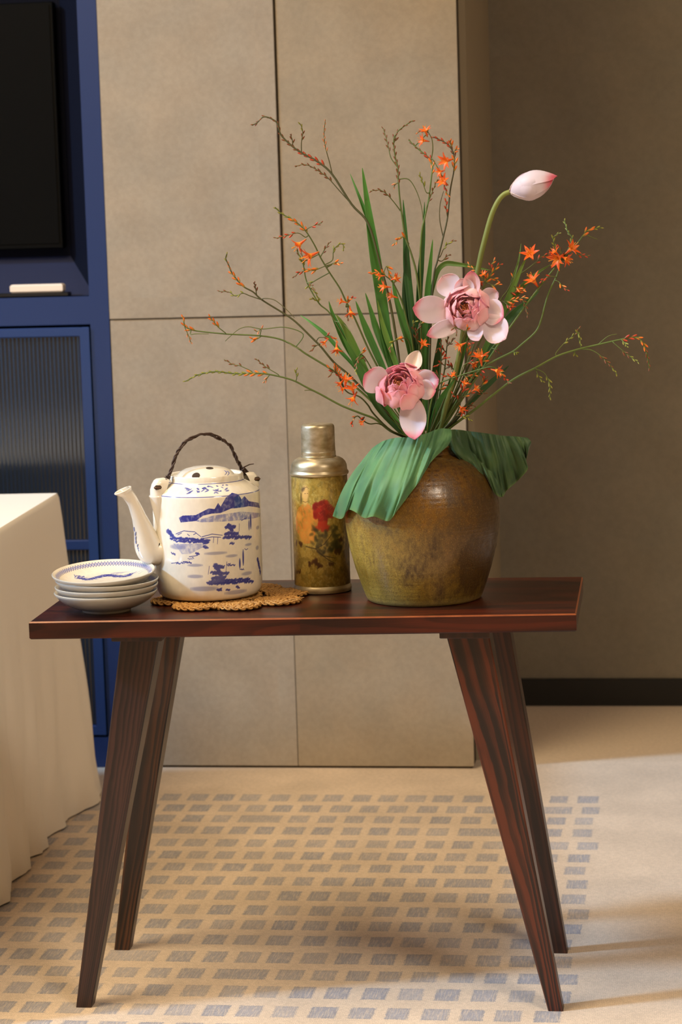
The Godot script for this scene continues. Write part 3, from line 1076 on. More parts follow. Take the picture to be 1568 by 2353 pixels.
		part("slot", s.done(), dark, lug)
		s = Shape.new()
		s.tube(smooth_line([face_at - d * 0.0072 - f * 0.004, face_at - d * 0.003 + f * 0.0004, face_at + d * 0.003 + f * 0.0004, face_at + d * 0.0072 - f * 0.004], 4), PackedFloat32Array([0.0015, 0.0016, 0.0016, 0.0017, 0.0017, 0.0017, 0.0018, 0.0017, 0.0017, 0.0017, 0.0016, 0.0016, 0.0015]), 7)
		part("wire_loop", s.done(), mat(hue(92, 66, 50), 0.45, 0.4), lug)
	# handle of twisted wire, from lug to lug over the lid, bent by hand
	var hp := [lug_dir * 0.094 + Vector3(0.006, 0.208, 0.0)]
	var across := [[386, 1101, 0.93], [398.6, 1063, 0.80], [413, 1031, 0.62], [435, 1010, 0.40], [475, 997.5, 0.0], [508.6, 1010, -0.33], [531, 1026, -0.56], [542, 1050, -0.68], [553, 1072, -0.80], [562, 1086, -0.90]]
	for q in across: hp.append(at(q[0], q[1], c.z + lug_dir.z * 0.092 * q[2]) - c)
	hp.append(-lug_dir * 0.096 + Vector3(0, 0.212, 0))
	var core := smooth_line(hp, 12)
	var wire := mat(hue(62, 44, 36), 0.5, 0.25)
	var handle := Node3D.new()
	handle.name = "handle"
	t.add_child(handle)
	for k in 3:
		s = Shape.new()
		var kink := noise(0.11, 260 + k, 2)
		var q := PackedVector3Array()
		var rr := PackedFloat32Array()
		for i in core.size():
			var d: Vector3 = (core[mini(i + 1, core.size() - 1)] - core[maxi(i - 1, 0)]).normalized()
			var a := d.cross(Vector3(0.3, 0.1, 1)).normalized()
			var b := d.cross(a)
			var f := i * 0.40 + TAU * k / 3.0 + 1.6 * kink.get_noise_1d(i * 0.5)
			q.append(core[i] + (a * cos(f) + b * sin(f)) * (0.0020 + 0.0009 * kink.get_noise_1d(i * 1.3)) + Vector3(0, 0.0012 * kink.get_noise_1d(i * 0.9 + 40.0), 0))
			rr.append(0.00165)
		s.tube(q, rr, 7)
		part("wire", s.done(), wire, handle)
	# the wire ends, wound loosely round the foot of the handle
	for k in 2:
		var foot: Vector3 = core[6] if k == 0 else core[core.size() - 12]
		var next: Vector3 = core[18] if k == 0 else core[core.size() - 26]
		var d := (next - foot).normalized()
		var a := d.cross(Vector3(0.2, 0, 1)).normalized()
		var b := d.cross(a)
		var turns := 5.0 if k == 0 else 4.0
		s = Shape.new()
		var q := PackedVector3Array()
		var rr := PackedFloat32Array()
		for i in 70:
			var f := TAU * turns * i / 69.0
			var rad := (0.0036 + 0.0008 * sin(i * 0.7)) * (1.0 if k == 0 else 1.5)
			q.append(foot + d * (0.016 * i / 69.0 * (1.0 if k == 0 else 0.8) - 0.002) + (a * cos(f) + b * sin(f)) * rad)
			rr.append(0.0011 if k == 0 else 0.0014)
		if k == 1:
			q.append(foot + Vector3(0.010, 0.016, 0.004)); rr.append(0.0012)
			q.append(foot + Vector3(0.018, 0.017, 0.006)); rr.append(0.0009)
		s.tube(q, rr, 6)
		part("wire_end", s.done(), wire, handle)

func build_plates() -> void:
	var c := level(245, 1402, TOP)
	# foot, bowl and rolled edge; the inside is a part of its own because it is painted
	var under := [Vector2(0.0, 0.003), Vector2(0.038, 0.003), Vector2(0.040, 0.0), Vector2(0.0435, 0.0), Vector2(0.0455, 0.004), Vector2(0.060, 0.0085), Vector2(0.072, 0.0145), Vector2(0.083, 0.0225), Vector2(0.0905, 0.0305), Vector2(0.0925, 0.0335), Vector2(0.0925, 0.0352), Vector2(0.0912, 0.0360)]
	var inside := [Vector2(0.0912, 0.0360), Vector2(0.0885, 0.0340), Vector2(0.080, 0.0250), Vector2(0.068, 0.0165), Vector2(0.055, 0.0110), Vector2(0.030, 0.0080), Vector2(0.0, 0.0075)]
	var shallow := [Vector2(0.0912, 0.0360), Vector2(0.0888, 0.0345), Vector2(0.080, 0.0275), Vector2(0.068, 0.0215), Vector2(0.052, 0.0180), Vector2(0.030, 0.0164), Vector2(0.0, 0.0160)]
	var plain := glaze(mottled(256, 128, Color(0.72, 0.72, 0.70), 0.05, 221, 0.03), 0.2)  # undersides greyer than the faces, their shading put into the glaze
	var im := mottled(768, 768, Color(0.88, 0.85, 0.79), 0.03, 223)
	var ink := hue(58, 62, 142)
	var pale := hue(120, 126, 184)
	var r2 := RandomNumberGenerator.new()
	r2.seed = 4
	var mid := Vector2(384, 384)
	var k2 := 384.0 / 0.0925
	# border: a band of crossing strokes
	for i in 96:
		var a := TAU * i / 96.0
		var d := Vector2(cos(a), sin(a))
		var b := a + TAU / 96.0
		var d2 := Vector2(cos(b), sin(b))
		stroke(im, [mid + d * 0.079 * k2, mid + d2 * 0.087 * k2], 2.2, 1.6, ink, 0.85)
		stroke(im, [mid + d2 * 0.079 * k2, mid + d * 0.087 * k2], 2.0, 1.4, ink, 0.85)
	for i in 120:
		var a := TAU * i / 120.0
		dab(im, mid + Vector2(cos(a), sin(a)) * 0.0835 * k2, 9, 16, a, pale, 0.35, 0.4)
	# a winding scaly body with flames, brushed across the middle
	var body := []
	for i in 26:
		var f := i / 25.0
		body.append(mid + Vector2(lerpf(-185, 190, f), -128.0 + 50.0 * sin(f * 8.5 + 0.4) * (1.0 - 0.5 * f) - 20.0 * f))
	stroke(im, body, 16, 9, pale, 0.75, 14)
	for i in body.size():
		for k in 6:
			var p: Vector2 = body[i] + Vector2(r2.randf_range(-9, 9), r2.randf_range(-26, 26))
			dab(im, p, 10, 5, r2.randf_range(-0.8, 0.8), ink, 0.85, 0.3)
	for k in 30:
		var i := r2.randi_range(0, 25)
		var p: Vector2 = body[i]
		var up := -1.0 if r2.randf() < 0.6 else 1.0
		var q := p + Vector2(r2.randf_range(10, 30), up * r2.randf_range(18, 46))
		stroke(im, [p, p.lerp(q, 0.6) + Vector2(8, 4), q + Vector2(24, up * 2)], 3.2, 0.6, ink, 0.85)
	for k in 14:
		var p := mid + Vector2(r2.randf_range(30, 260), r2.randf_range(-220, -70))
		if p.distance_to(mid) < 290: stroke(im, [p, p + Vector2(30, -10), p + Vector2(64, -4), p + Vector2(98, -16)], 2.4, 0.7, pale.lerp(ink, 0.5), 0.8)
	for k in 40:
		var p := mid + Vector2(-190, -120) + Vector2(r2.randf_range(-45, 40), r2.randf_range(-40, 40))
		dab(im, p, 10, 4.2, r2.randf() * PI, ink, 0.8, 0.3)
	var face_mat := glaze(im, 0.16)
	var names := ["blue and white porcelain saucer at the bottom of the stack, its foot on the bench", "blue and white saucer second from the bottom of the stack", "blue and white saucer third from the bottom, under the topmost one", "topmost saucer of the stack, with its painted blue dragon face in view"]
	var set_ := [[243.0, 1363.0, 0.0, 0.0, 0.0], [245.5, 1348.5, 0.012, 0.008, 0.0114], [246.0, 1336.0, 0.030, -0.004, 0.0230], [241.0, 1327.0, 0.078, 0.020, 0.0362]]
	for i in 4:
		var o := thing("saucer", names[i], "saucer", c + Vector3((set_[i][0] - 243.0) / 1240.0, set_[i][4], 0), "stack of saucers at the left end of the bench")
		o.rotation = Vector3(set_[i][2], 0.3 * i if i < 3 else 0.15, set_[i][3])
		var s := Shape.new()
		s.lathe(under, 72)
		part("body", s.done(), plain, o)
		s = Shape.new()
		s.lathe(shallow if i == 3 else inside, 72)
		for j in s.uv.size(): s.uv[j] = Vector2(0.5 + s.v[j].x / 0.185, 0.5 + s.v[j].z / 0.185)
		part("painted_face", s.done(), face_mat, o)

func build_flask() -> void:
	var c := level(742, 1356.5, TOP)
	c.y = TOP
	var r := 0.0518
	var tin := mat(hue(232, 226, 210), 0.36, 0.72)
	var tn := NoiseTexture2D.new()
	tn.width = 256
	tn.height = 256
	tn.seamless = true
	tn.noise = noise(0.02, 231, 4)
	var ramp := Gradient.new()
	ramp.set_color(0, Color(0.70, 0.64, 0.52))
	ramp.set_color(1, Color(0.95, 0.93, 0.88))
	tn.color_ramp = ramp
	tin.albedo_texture = tn
	var t := thing("vacuum_flask", "old tin vacuum flask with a faded painted lady and red peony, aluminium collar and cup", "flask", c)
	var s := Shape.new()
	s.lathe([Vector2(0, 0), Vector2(0.051, 0), Vector2(0.0535, 0.0015), Vector2(0.054, 0.006), Vector2(0.0535, 0.0105), Vector2(0.0522, 0.0120), Vector2(0.0515, 0.014), Vector2(0, 0.014)], 72)
	part("base_ring", s.done(), tin, t)
	var prof := [Vector2(0.0, 0.013), Vector2(0.0512, 0.013), Vector2(0.0518, 0.0145), Vector2(0.0518, 0.2180), Vector2(0.0510, 0.2200), Vector2(0.0, 0.2200)]
	var w := 1024
	var h := 700
	var im := Image.create(w, h, false, Image.FORMAT_RGB8)
	var n1 := noise(0.012, 233, 4)
	var n2 := noise(0.05, 234, 3)
	var n3 := noise(0.25, 235, 2)
	for y in h:
		for x in w:
			var a := TAU * x / w
			var p := Vector3(cos(a), 0, sin(a)) * w / TAU + Vector3(0, y, 0)
			var k := n1.get_noise_3dv(p)
			var cc := hue(184, 160, 80).lerp(hue(150, 126, 50), clampf(0.5 + k, 0, 1))
			cc = cc.lerp(hue(196, 180, 112), clampf(n2.get_noise_3dv(p) * 1.2, 0, 0.6))
			cc = cc.lerp(hue(82, 66, 26), clampf((n3.get_noise_3dv(p) - 0.42) * 3.0, 0, 0.7))
			cc = cc.lerp(hue(92, 84, 34), clampf((n1.get_noise_3dv(p * 1.7 + Vector3(50, 0, 9)) - 0.06) * 1.6, 0, 0.32))
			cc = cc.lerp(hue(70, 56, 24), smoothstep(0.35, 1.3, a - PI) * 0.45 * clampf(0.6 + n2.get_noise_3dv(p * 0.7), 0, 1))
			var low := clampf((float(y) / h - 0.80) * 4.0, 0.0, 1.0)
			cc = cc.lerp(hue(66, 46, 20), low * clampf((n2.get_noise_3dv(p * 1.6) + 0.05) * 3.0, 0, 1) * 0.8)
			im.set_pixel(x, y, cc)
	# the faded picture: photograph marks at 3.136 units per pixel, origin (330, 980)
	var spot := func(zx: float, zy: float) -> Vector2:
		var x := 330.0 + zx / 3.136
		var y := 980.0 + zy / 3.136
		var axis := 733.5 + (y - 1075.0) * 0.030
		var f := asin(clampf((x - axis) / 64.5, -0.99, 0.99))
		var hh := (1356.5 + 64.5 * 0.145 * cos(f) - y) / 1228.0
		return Vector2((0.5 + (f + 0.165) / TAU) * w, (1.0 - share_at(prof, hh, 2)) * h)
	var rr := RandomNumberGenerator.new()
	rr.seed = 21
	var nn := noise(0.03, 236, 3)
	var gown := PackedVector2Array()
	for q in [[1120, 580], [1150, 560], [1190, 555], [1215, 590], [1255, 640], [1262, 700], [1240, 760], [1225, 835], [1165, 842], [1130, 790], [1100, 740], [1098, 660]]: gown.append(spot.call(q[0], q[1]))
	blot(im, gown, hue(200, 130, 56), 0.95, nn)
	for q in [[1120, 640, 24, 16, 0.4], [1190, 700, 22, 44, 0.2], [1235, 640, 14, 34, 0.5], [1150, 790, 26, 30, 0.0], [1205, 790, 16, 30, 0.0]]:
		dab(im, spot.call(q[0], q[1]), q[2], q[3], q[4], hue(206, 128, 52).lerp(hue(226, 170, 84), rr.randf()), 0.7, 0.6)
	for q in [[1166, 488, 22, 34, 0.1]]: dab(im, spot.call(q[0], q[1]), q[2], q[3], q[4], hue(214, 176, 108), 0.95, 0.3)
	dab(im, spot.call(1165, 545), 16, 14, 0, hue(206, 170, 96), 0.9, 0.3)
	for q in [[[1140, 490], [1148, 452], [1178, 440], [1192, 455]], [[1140, 490], [1138, 540]], [[1162, 486], [1170, 485]], [[1180, 485], [1186, 486]], [[1150, 540], [1168, 548], [1186, 540]]]:
		var ps := []
		for k in q: ps.append(spot.call(k[0], k[1]))
		stroke(im, ps, 1.5, 0.8, hue(92, 66, 38), 0.75)
	for q in [[1150, 455, 14, 8, -0.5], [1136, 520, 5, 22, 0.0]]: dab(im, spot.call(q[0], q[1]), q[2], q[3], q[4], hue(74, 56, 32), 0.7, 0.5)
	# peony
	for k in 42:
		var a := rr.randf() * TAU
		var d := sqrt(rr.randf())
		dab(im, spot.call(1290 + cos(a) * d * 72, 615 + sin(a) * d * 72), rr.randf_range(10, 22), rr.randf_range(8, 14), rr.randf() * PI, hue(160, 28, 20).lerp(hue(112, 16, 16), rr.randf()), 0.8, 0.3)
	for k in 18: dab(im, spot.call(1285 + rr.randf_range(-34, 40), 720 + rr.randf_range(-30, 40)), rr.randf_range(9, 18), 9, rr.randf() * PI, hue(176, 42, 20), 0.7, 0.4)
	for k in 16:
		var a := rr.randf() * TAU
		var p := Vector2(1300 + cos(a) * 42, 610 + sin(a) * 42)
		var e := p + Vector2(rr.randf_range(-26, 26), rr.randf_range(-26, 26))
		stroke(im, [spot.call(p.x, p.y), spot.call(e.x, e.y)], 1.0, 0.7, hue(196, 84, 60), 0.5)
	# dark leaves, stems and rust
	for k in 60: dab(im, spot.call(rr.randf_range(1200, 1420), rr.randf_range(720, 900) + rr.randf_range(0, 30)), rr.randf_range(8, 22), rr.randf_range(5, 10), rr.randf_range(-1, 1), hue(70, 66, 30).lerp(hue(36, 38, 20), rr.randf()), 0.6, 0.6)
	for q in [[[1240, 880], [1290, 930], [1380, 950]], [[1250, 900], [1330, 960], [1380, 990]], [[1300, 850], [1340, 800], [1380, 740]], [[1170, 860], [1240, 880], [1300, 850]]]:
		var ps := []
		for k in q: ps.append(spot.call(k[0], k[1]))
		stroke(im, ps, 3.2, 1.4, hue(58, 46, 26), 0.6)
	for q in [[1120, 840, 14, 22], [1240, 975, 22, 12], [1200, 985, 14, 10], [1270, 1000, 18, 9], [1395, 905, 18, 10], [1110, 1040, 14, 8], [1350, 990, 12, 8], [1430, 820, 16, 10]]:
		for k in 5: dab(im, spot.call(q[0] + rr.randf_range(-20, 20), q[1] + rr.randf_range(-12, 12)), q[2] * rr.randf_range(0.3, 0.8), q[3] * rr.randf_range(0.4, 0.9), rr.randf() * PI, hue(70, 42, 22), 0.75, 0.4)
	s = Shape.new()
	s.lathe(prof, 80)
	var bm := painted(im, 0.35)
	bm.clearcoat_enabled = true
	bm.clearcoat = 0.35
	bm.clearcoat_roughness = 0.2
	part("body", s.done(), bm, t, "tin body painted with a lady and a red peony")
	# aluminium collar: rolled edge, then a dome up to the neck
	s = Shape.new()
	s.lathe([Vector2(0.0, 0.2160), Vector2(0.0518, 0.2160), Vector2(0.0540, 0.2170), Vector2(0.0548, 0.2195), Vector2(0.0542, 0.2222), Vector2(0.0524, 0.2240), Vector2(0.0520, 0.2270), Vector2(0.0515, 0.2330), Vector2(0.0490, 0.2395), Vector2(0.0445, 0.2445), Vector2(0.0385, 0.2478), Vector2(0.0340, 0.2490), Vector2(0.0, 0.2490)], 72)
	part("collar", s.done(), tin, t)
	s = Shape.new()
	s.lathe([Vector2(0.0, 0.2485), Vector2(0.0322, 0.2485), Vector2(0.0326, 0.2492), Vector2(0.0322, 0.2515), Vector2(0.0316, 0.2522), Vector2(0.0320, 0.2535), Vector2(0.0316, 0.2548), Vector2(0.0320, 0.2561), Vector2(0.0316, 0.2574), Vector2(0.0320, 0.2587), Vector2(0.0314, 0.2600), Vector2(0.0311, 0.2680), Vector2(0.0308, 0.3030), Vector2(0.0300, 0.3065), Vector2(0.0278, 0.3090), Vector2(0.0200, 0.3102), Vector2(0.0, 0.3106)], 72)
	part("cup", s.done(), tin, t)

func build_jar() -> void:
	var c := level(976, 1374, TOP)
	c.y = TOP
	var px := 1263.0
	# half width of the outline at a height, read from the photograph
	var prof := [Vector2(0.0, 0.0), Vector2(0.098, 0.0), Vector2(0.1020, 0.0015), Vector2(0.1045, 0.006), Vector2(0.1120, 0.026), Vector2(0.1225, 0.058), Vector2(0.1320, 0.095), Vector2(0.1375, 0.128), Vector2(0.1390, 0.146), Vector2(0.1388, 0.158), Vector2(0.1370, 0.176), Vector2(0.1315, 0.198), Vector2(0.1215, 0.219), Vector2(0.1065, 0.238), Vector2(0.0880, 0.2525), Vector2(0.0720, 0.2590), Vector2(0.0630, 0.2630), Vector2(0.0610, 0.2680), Vector2(0.0635, 0.2735), Vector2(0.0665, 0.2760), Vector2(0.0655, 0.2785), Vector2(0.0600, 0.2788), Vector2(0.0550, 0.2730), Vector2(0.0550, 0.2640), Vector2(0.09, 0.235), Vector2(0.11, 0.10), Vector2(0.0, 0.05)]
	var w := 1280
	var h := 640
	var im := Image.create(w, h, false, Image.FORMAT_RGB8)
	var rough := Image.create(w, h, false, Image.FORMAT_L8)
	var bump := Image.create(w, h, false, Image.FORMAT_L8)
	var n1 := noise(0.010, 241, 4)
	var n2 := noise(0.06, 242, 3)
	var n3 := noise(0.4, 243, 2)
	var top_v := 1.0 - share_at(prof, 0.262, 2)
	var mid_v := 1.0 - share_at(prof, 0.147, 2)
	var foot_v := 1.0 - share_at(prof, 0.002, 1)
	for y in h:
		var v := (float(y) / h - top_v) / (foot_v - top_v)       # 0 at the neck, 1 at the foot
		for x in w:
			var a := TAU * (float(x) / w - 0.5)
			var p := Vector3(cos(a), 0, sin(a)) * w / TAU + Vector3(0, y, 0)
			var k := n1.get_noise_3dv(p)
			var cc := hue(140, 116, 46).lerp(hue(174, 148, 66), clampf(0.5 + 1.2 * k, 0, 1))
			# brown, thicker glaze on the shoulder, with rows of finger marks near the neck
			var up := smoothstep(0.85, 0.22, v - 0.12 * sin(a) + 0.35 * k + 0.10 * n2.get_noise_3dv(p))
			cc = cc.lerp(hue(112, 76, 26).lerp(hue(60, 38, 14), smoothstep(0.1, 1.4, a) * 0.85), up * 0.85)  # darkened towards the right with the shade of that side
			var row := v * 60.0
			var mark := smoothstep(0.15, 0.7, sin(row * TAU * 0.5) * 0.5 + 0.5 * sin(a * 40.0 + floorf(row * 0.4) * 1.3 + 6.0 * k)) * smoothstep(0.50, 0.20, v)
			cc = cc.lerp(hue(62, 36, 12), mark * 0.75 * smoothstep(-0.6, 0.3, a) * clampf(0.7 + 1.4 * n2.get_noise_3dv(p * 0.5), 0.0, 1.0))
			# shade of the right flank painted in, over a darker brown patch
			var shaded_patch := clampf(1.3 - Vector2((a - 1.25) / 1.35, (v - 0.66) / 0.62).length() + 0.9 * k + 0.35 * n2.get_noise_3dv(p), 0.0, 1.0)
			cc = cc.lerp(hue(62, 42, 16), shaded_patch * 0.92)
			var spk := n3.get_noise_3dv(p)
			cc = cc.lerp(hue(60, 42, 18), clampf((spk - 0.30) * 2.4, 0.0, 0.55))
			cc = cc.lerp(hue(196, 172, 104), clampf((-spk - 0.42) * 1.6, 0.0, 0.4))
			cc = cc.lerp(hue(150, 132, 84), clampf((v - 0.95) * 14.0, 0.0, 0.7))
			im.set_pixel(x, y, cc)
			var groove := 0.25 * exp(-pow((v - 0.455) * 130.0, 2.0)) + 0.2 * exp(-pow((v - 0.485) * 160.0, 2.0))
			var throw_ := 0.5 - groove + 0.13 * n2.get_noise_2d(x * 0.04, y * 3.0) + 0.16 * spk - 0.2 * mark
			bump.set_pixel(x, y, Color(throw_, throw_, throw_))
			var q := clampf(0.42 + 0.16 * k + 0.2 * n2.get_noise_3dv(p) - 0.06 * up, 0.28, 0.9)
			rough.set_pixel(x, y, Color(q, q, q))
	var m := painted(im, 1.0)
	m.roughness_texture = ImageTexture.create_from_image(rough)
	m.roughness_texture_channel = BaseMaterial3D.TEXTURE_CHANNEL_RED
	m.heightmap_enabled = true
	m.heightmap_texture = ImageTexture.create_from_image(bump)
	m.heightmap_scale = 0.09
	m.clearcoat_enabled = true
	m.clearcoat = 0.2
	m.clearcoat_roughness = 0.2
	var s := Shape.new()
	s.lathe(prof, 112)
	solo("stoneware_jar", s.done(), m, "round olive-brown glazed stoneware jar holding the flowers at the right of the bench", "jar").position = c

# a mat of plaited seagrass: a coiled middle with a ring of small coils for petals
func build_mat() -> void:
	var c := Vector3(-0.164, TOP, 0.026)
	var t := thing("woven_mat", "flower-shaped woven seagrass mat with scalloped edge under the teapot", "mat", c)
	var im := Image.create(64, 512, false, Image.FORMAT_RGB8)
	var n := noise(0.2, 251, 3)
	for y in 512:
		for x in 64:
			var k := clampf(0.5 + 0.7 * n.get_noise_2d(x * 1.4, y * 0.08) + 0.4 * n.get_noise_2d(x * 0.3, y * 0.02), 0, 1)
			im.set_pixel(x, y, hue(120, 78, 34).lerp(hue(214, 166, 92), k))
	var straw := painted(im, 0.7)
	straw.uv1_scale = Vector3(1, 14, 1)
	var r2 := RandomNumberGenerator.new()
	r2.seed = 12
	part("middle_coil", plait(0.062, 0.0125, r2, Vector3.ZERO), straw, t)
	var petals := 8
	for k in petals:
		var a := TAU * (k + 0.45) / petals
		var p := Vector3(sin(a), 0, cos(a)) * 0.1050
		part("petal_coil", plait(0.0420, 0.0122, r2, p), straw, t)
	# loose ends
	for q in [[0.135, 0.018, -0.085, 0.034, 0.014], [0.128, 0.012, 0.09, 0.02, 0.02]]:
		var s := Shape.new()
		var p0 := Vector3(q[0] - 0.02, 0.006, q[2])
		var p1 := Vector3(q[0] + 0.025, 0.016, q[2] - 0.008)
		s.tube(PackedVector3Array([p0, p0.lerp(p1, 0.5) + Vector3(0, 0.002, 0), p1]), PackedFloat32Array([0.0012, 0.001, 0.0006]), 5)
		part("loose_straw", s.done(), straw, t)

# a flat coil of three-strand plait
func plait(radius: float, pitch: float, r2: RandomNumberGenerator, at_point: Vector3) -> ArrayMesh:
	var s := Shape.new()
	var turns := radius / pitch
	var length := PI * radius * radius / pitch
	var step := 0.0021
	var count := int(length / step)
	var start := r2.randf() * TAU
	for strand in 3:
		for half in 2:
			var ps := PackedVector3Array()
			var rs := PackedFloat32Array()
			for i in count:
				var sdone := i * step
				var rad := sqrt(maxf(sdone * pitch / PI, 0.000004))
				var a := start + TAU * rad / pitch
				var f := sdone / 0.0185 * TAU / 2.0 + TAU * strand / 3.0
				var over := sin(f) * pitch * 0.36
				var lift := 0.0038 + 0.0018 * sin(2.0 * f + 0.6) + (0.0010 if half else 0.0)
				var rr := rad + over + (0.0012 if half else -0.0008)
				ps.append(at_point + Vector3(sin(a) * rr, lift, cos(a) * rr))
				rs.append(0.0019 + 0.0003 * sin(i * 0.9 + strand))
			s.tube(ps, rs, 5)
	return s.done()

# ================================================================ the flowers and leaves in the jar
var bud_mesh := {}
var petal_mesh: ArrayMesh
var throat_mesh: ArrayMesh
var green_stem: StandardMaterial3D
var bud_mat: StandardMaterial3D
var flower_mat: StandardMaterial3D
var blade_mat: StandardMaterial3D
var mouth := Vector3.ZERO

# points of the photograph, from the jar outwards, as places whose depth runs from z0 to z1
func path(q: Array, z0: float, z1: float) -> Array:
	var out := []
	var k := q.size() / 2
	for i in k:
		out.append(at(q[i * 2], q[i * 2 + 1], lerpf(z0, z1, float(i) / maxf(k - 1, 1))))
	return out

func spindle(length: float, thick: float, c0: Color, c1: Color) -> ArrayMesh:
	var s := Shape.new()
	var ps := PackedVector3Array()
	var rs := PackedFloat32Array()
	var cs := PackedColorArray()
	for i in 6:
		var t := i / 5.0
		ps.append(Vector3(0, length * t, 0))
		rs.append(thick * (0.35 + 0.65 * sin(PI * pow(t, 0.75) * 0.95)) * (1.0 if i < 5 else 0.15))
		cs.append(c0.lerp(c1, smoothstep(0.15, 0.7, t)))
	s.tube(ps, rs, 6, true, cs)
	return s.done()

func plant_kit() -> void:
	bud_mesh["o"] = spindle(0.0125, 0.0021, lin(120, 120, 40), lin(232, 112, 32))
	bud_mesh["r"] = spindle(0.0110, 0.0020, lin(104, 70, 30), lin(190, 58, 24))
	bud_mesh["b"] = spindle(0.0095, 0.0016, lin(92, 84, 36), lin(120, 56, 28))
	bud_mesh["g"] = spindle(0.0100, 0.0017, lin(92, 112, 40), lin(142, 140, 52))
	bud_mesh["p"] = spindle(0.0090, 0.0015, lin(128, 120, 66), lin(206, 128, 92))
	# one pointed tongue of a flower, curling outwards, and the throat it grows from
	var s := Shape.new()
	var rows := []
	var cs := []
	for i in 7:
		var t := i / 6.0
		var row := PackedVector3Array()
		var line := []
		for j in 5:
			var u := (j - 2) / 2.0
			var half := 0.0030 * pow(sin(PI * (0.14 + 0.84 * t)), 0.8)
			row.append(Vector3(u * half, 0.011 + 0.0125 * t - 0.004 * t * t, 0.0022 + 0.0098 * t * t + 0.0030 * t - 0.0008 * u * u))
			line.append(lin(250, 172, 50).lerp(lin(240, 98, 30), smoothstep(0.0, 0.6, t)))
		rows.append(row)
		cs.append(line)
	s.sheet(rows, 0.0005, cs)
	petal_mesh = s.done()
	s = Shape.new()
	s.tube(PackedVector3Array([Vector3.ZERO, Vector3(0, 0.004, 0), Vector3(0, 0.009, 0), Vector3(0, 0.0125, 0)]), PackedFloat32Array([0.0012, 0.0014, 0.0022, 0.0030]), 8, true, PackedColorArray([lin(150, 110, 40), lin(224, 96, 30), lin(232, 92, 30), lin(238, 120, 36)]))
	for k in 3:
		var a := TAU * k / 3.0
		s.tube(PackedVector3Array([Vector3(0, 0.010, 0), Vector3(cos(a) * 0.002, 0.020, sin(a) * 0.002), Vector3(cos(a) * 0.004, 0.027, sin(a) * 0.004)]), PackedFloat32Array([0.0005, 0.0004, 0.0007]), 4, true, PackedColorArray([lin(240, 150, 50), lin(240, 160, 60), lin(226, 150, 50)]))
	throat_mesh = s.done()
	green_stem = tinted(0.55)
	bud_mat = tinted(0.5)
	flower_mat = tinted(0.5)
	flower_mat.backlight_enabled = true
	flower_mat.backlight = Color(0.5, 0.5, 0.5)
	blade_mat = tinted(0.42)
	blade_mat.backlight_enabled = true
	blade_mat.backlight = Color(0.35, 0.35, 0.35)
	mouth = level(976, 1374, TOP)
	mouth.y = TOP + 0.285

func stem_part(called: String, ps: PackedVector3Array, r0: float, r1: float, c0: Color, c1: Color, parent: Node3D) -> void:
	var rs := PackedFloat32Array()
	var cs := PackedColorArray()
	for i in ps.size():
		var t := float(i) / (ps.size() - 1)
		rs.append(lerpf(r0, r1, t))
		cs.append(c0.lerp(c1, t))
	var s := Shape.new()
	s.tube(ps, rs, 6, true, cs)
	part(called, s.done(), green_stem, parent)

func aim(d: Vector3, spin := 0.0) -> Basis:
	var y := d.normalized()
	var x := y.cross(Vector3(0.2, 0.1, 1.0)).normalized()
	return Basis(x, y, x.cross(y)) * Basis(Vector3.UP, spin)

func set_bud(kind: String, p: Vector3, d: Vector3, size: float, parent: Node3D) -> void:
	var o := part("bud", bud_mesh[kind], bud_mat, parent)
	o.transform = Transform3D(aim(d, rng.randf() * TAU).scaled_local(Vector3(size, size * rng.randf_range(0.9, 1.15), size)), p)

func set_flower(p: Vector3, d: Vector3, size: float, parent: Node3D) -> void:
	var f := part("flower", throat_mesh, flower_mat, parent)
	f.transform = Transform3D(aim(d, rng.randf() * TAU).scaled_local(Vector3.ONE * size), p - d.normalized() * 0.012 * size)
	for k in 6:
		var o := part("petal", petal_mesh, flower_mat, f)
		o.transform = Transform3D(Basis(Vector3.UP, TAU * k / 6.0 + 0.1 * (k % 2)), Vector3.ZERO)

# buds in two rows along the end of a twig; kinds run from the lowest bud to the tip
func raceme(ps: PackedVector3Array, from: float, kinds: String, parent: Node3D, size := 1.0) -> void:
	var total := 0.0
	for i in ps.size() - 1: total += ps[i].distance_to(ps[i + 1])
	var gap := 0.0062 * size
	var run := 0.0
	var next := total * from
	var side := 1.0
	for i in ps.size() - 1:
		var d := ps[i + 1] - ps[i]
		var l := d.length()
		while next <= run + l and l > 0.0:
			var p := ps[i] + d * ((next - run) / l)
			var dn := d / l
			var lateral := dn.cross(Vector3(0.25 * side, 0.2, 1.0)).normalized() * side
			var f := (next - total * from) / maxf(total * (1.0 - from), 0.001)
			var k := kinds[mini(int(f * kinds.length()), kinds.length() - 1)]
			set_bud(k, p, dn * (1.0 + 0.5 * f) + lateral * rng.randf_range(0.32, 0.62) + Vector3(0, 0, rng.randf_range(-0.25, 0.35)), size * rng.randf_range(0.85, 1.1) * lerpf(1.05, 0.7, f), parent)
			side = -side
			next += gap * rng.randf_range(0.85, 1.2)
		run += l

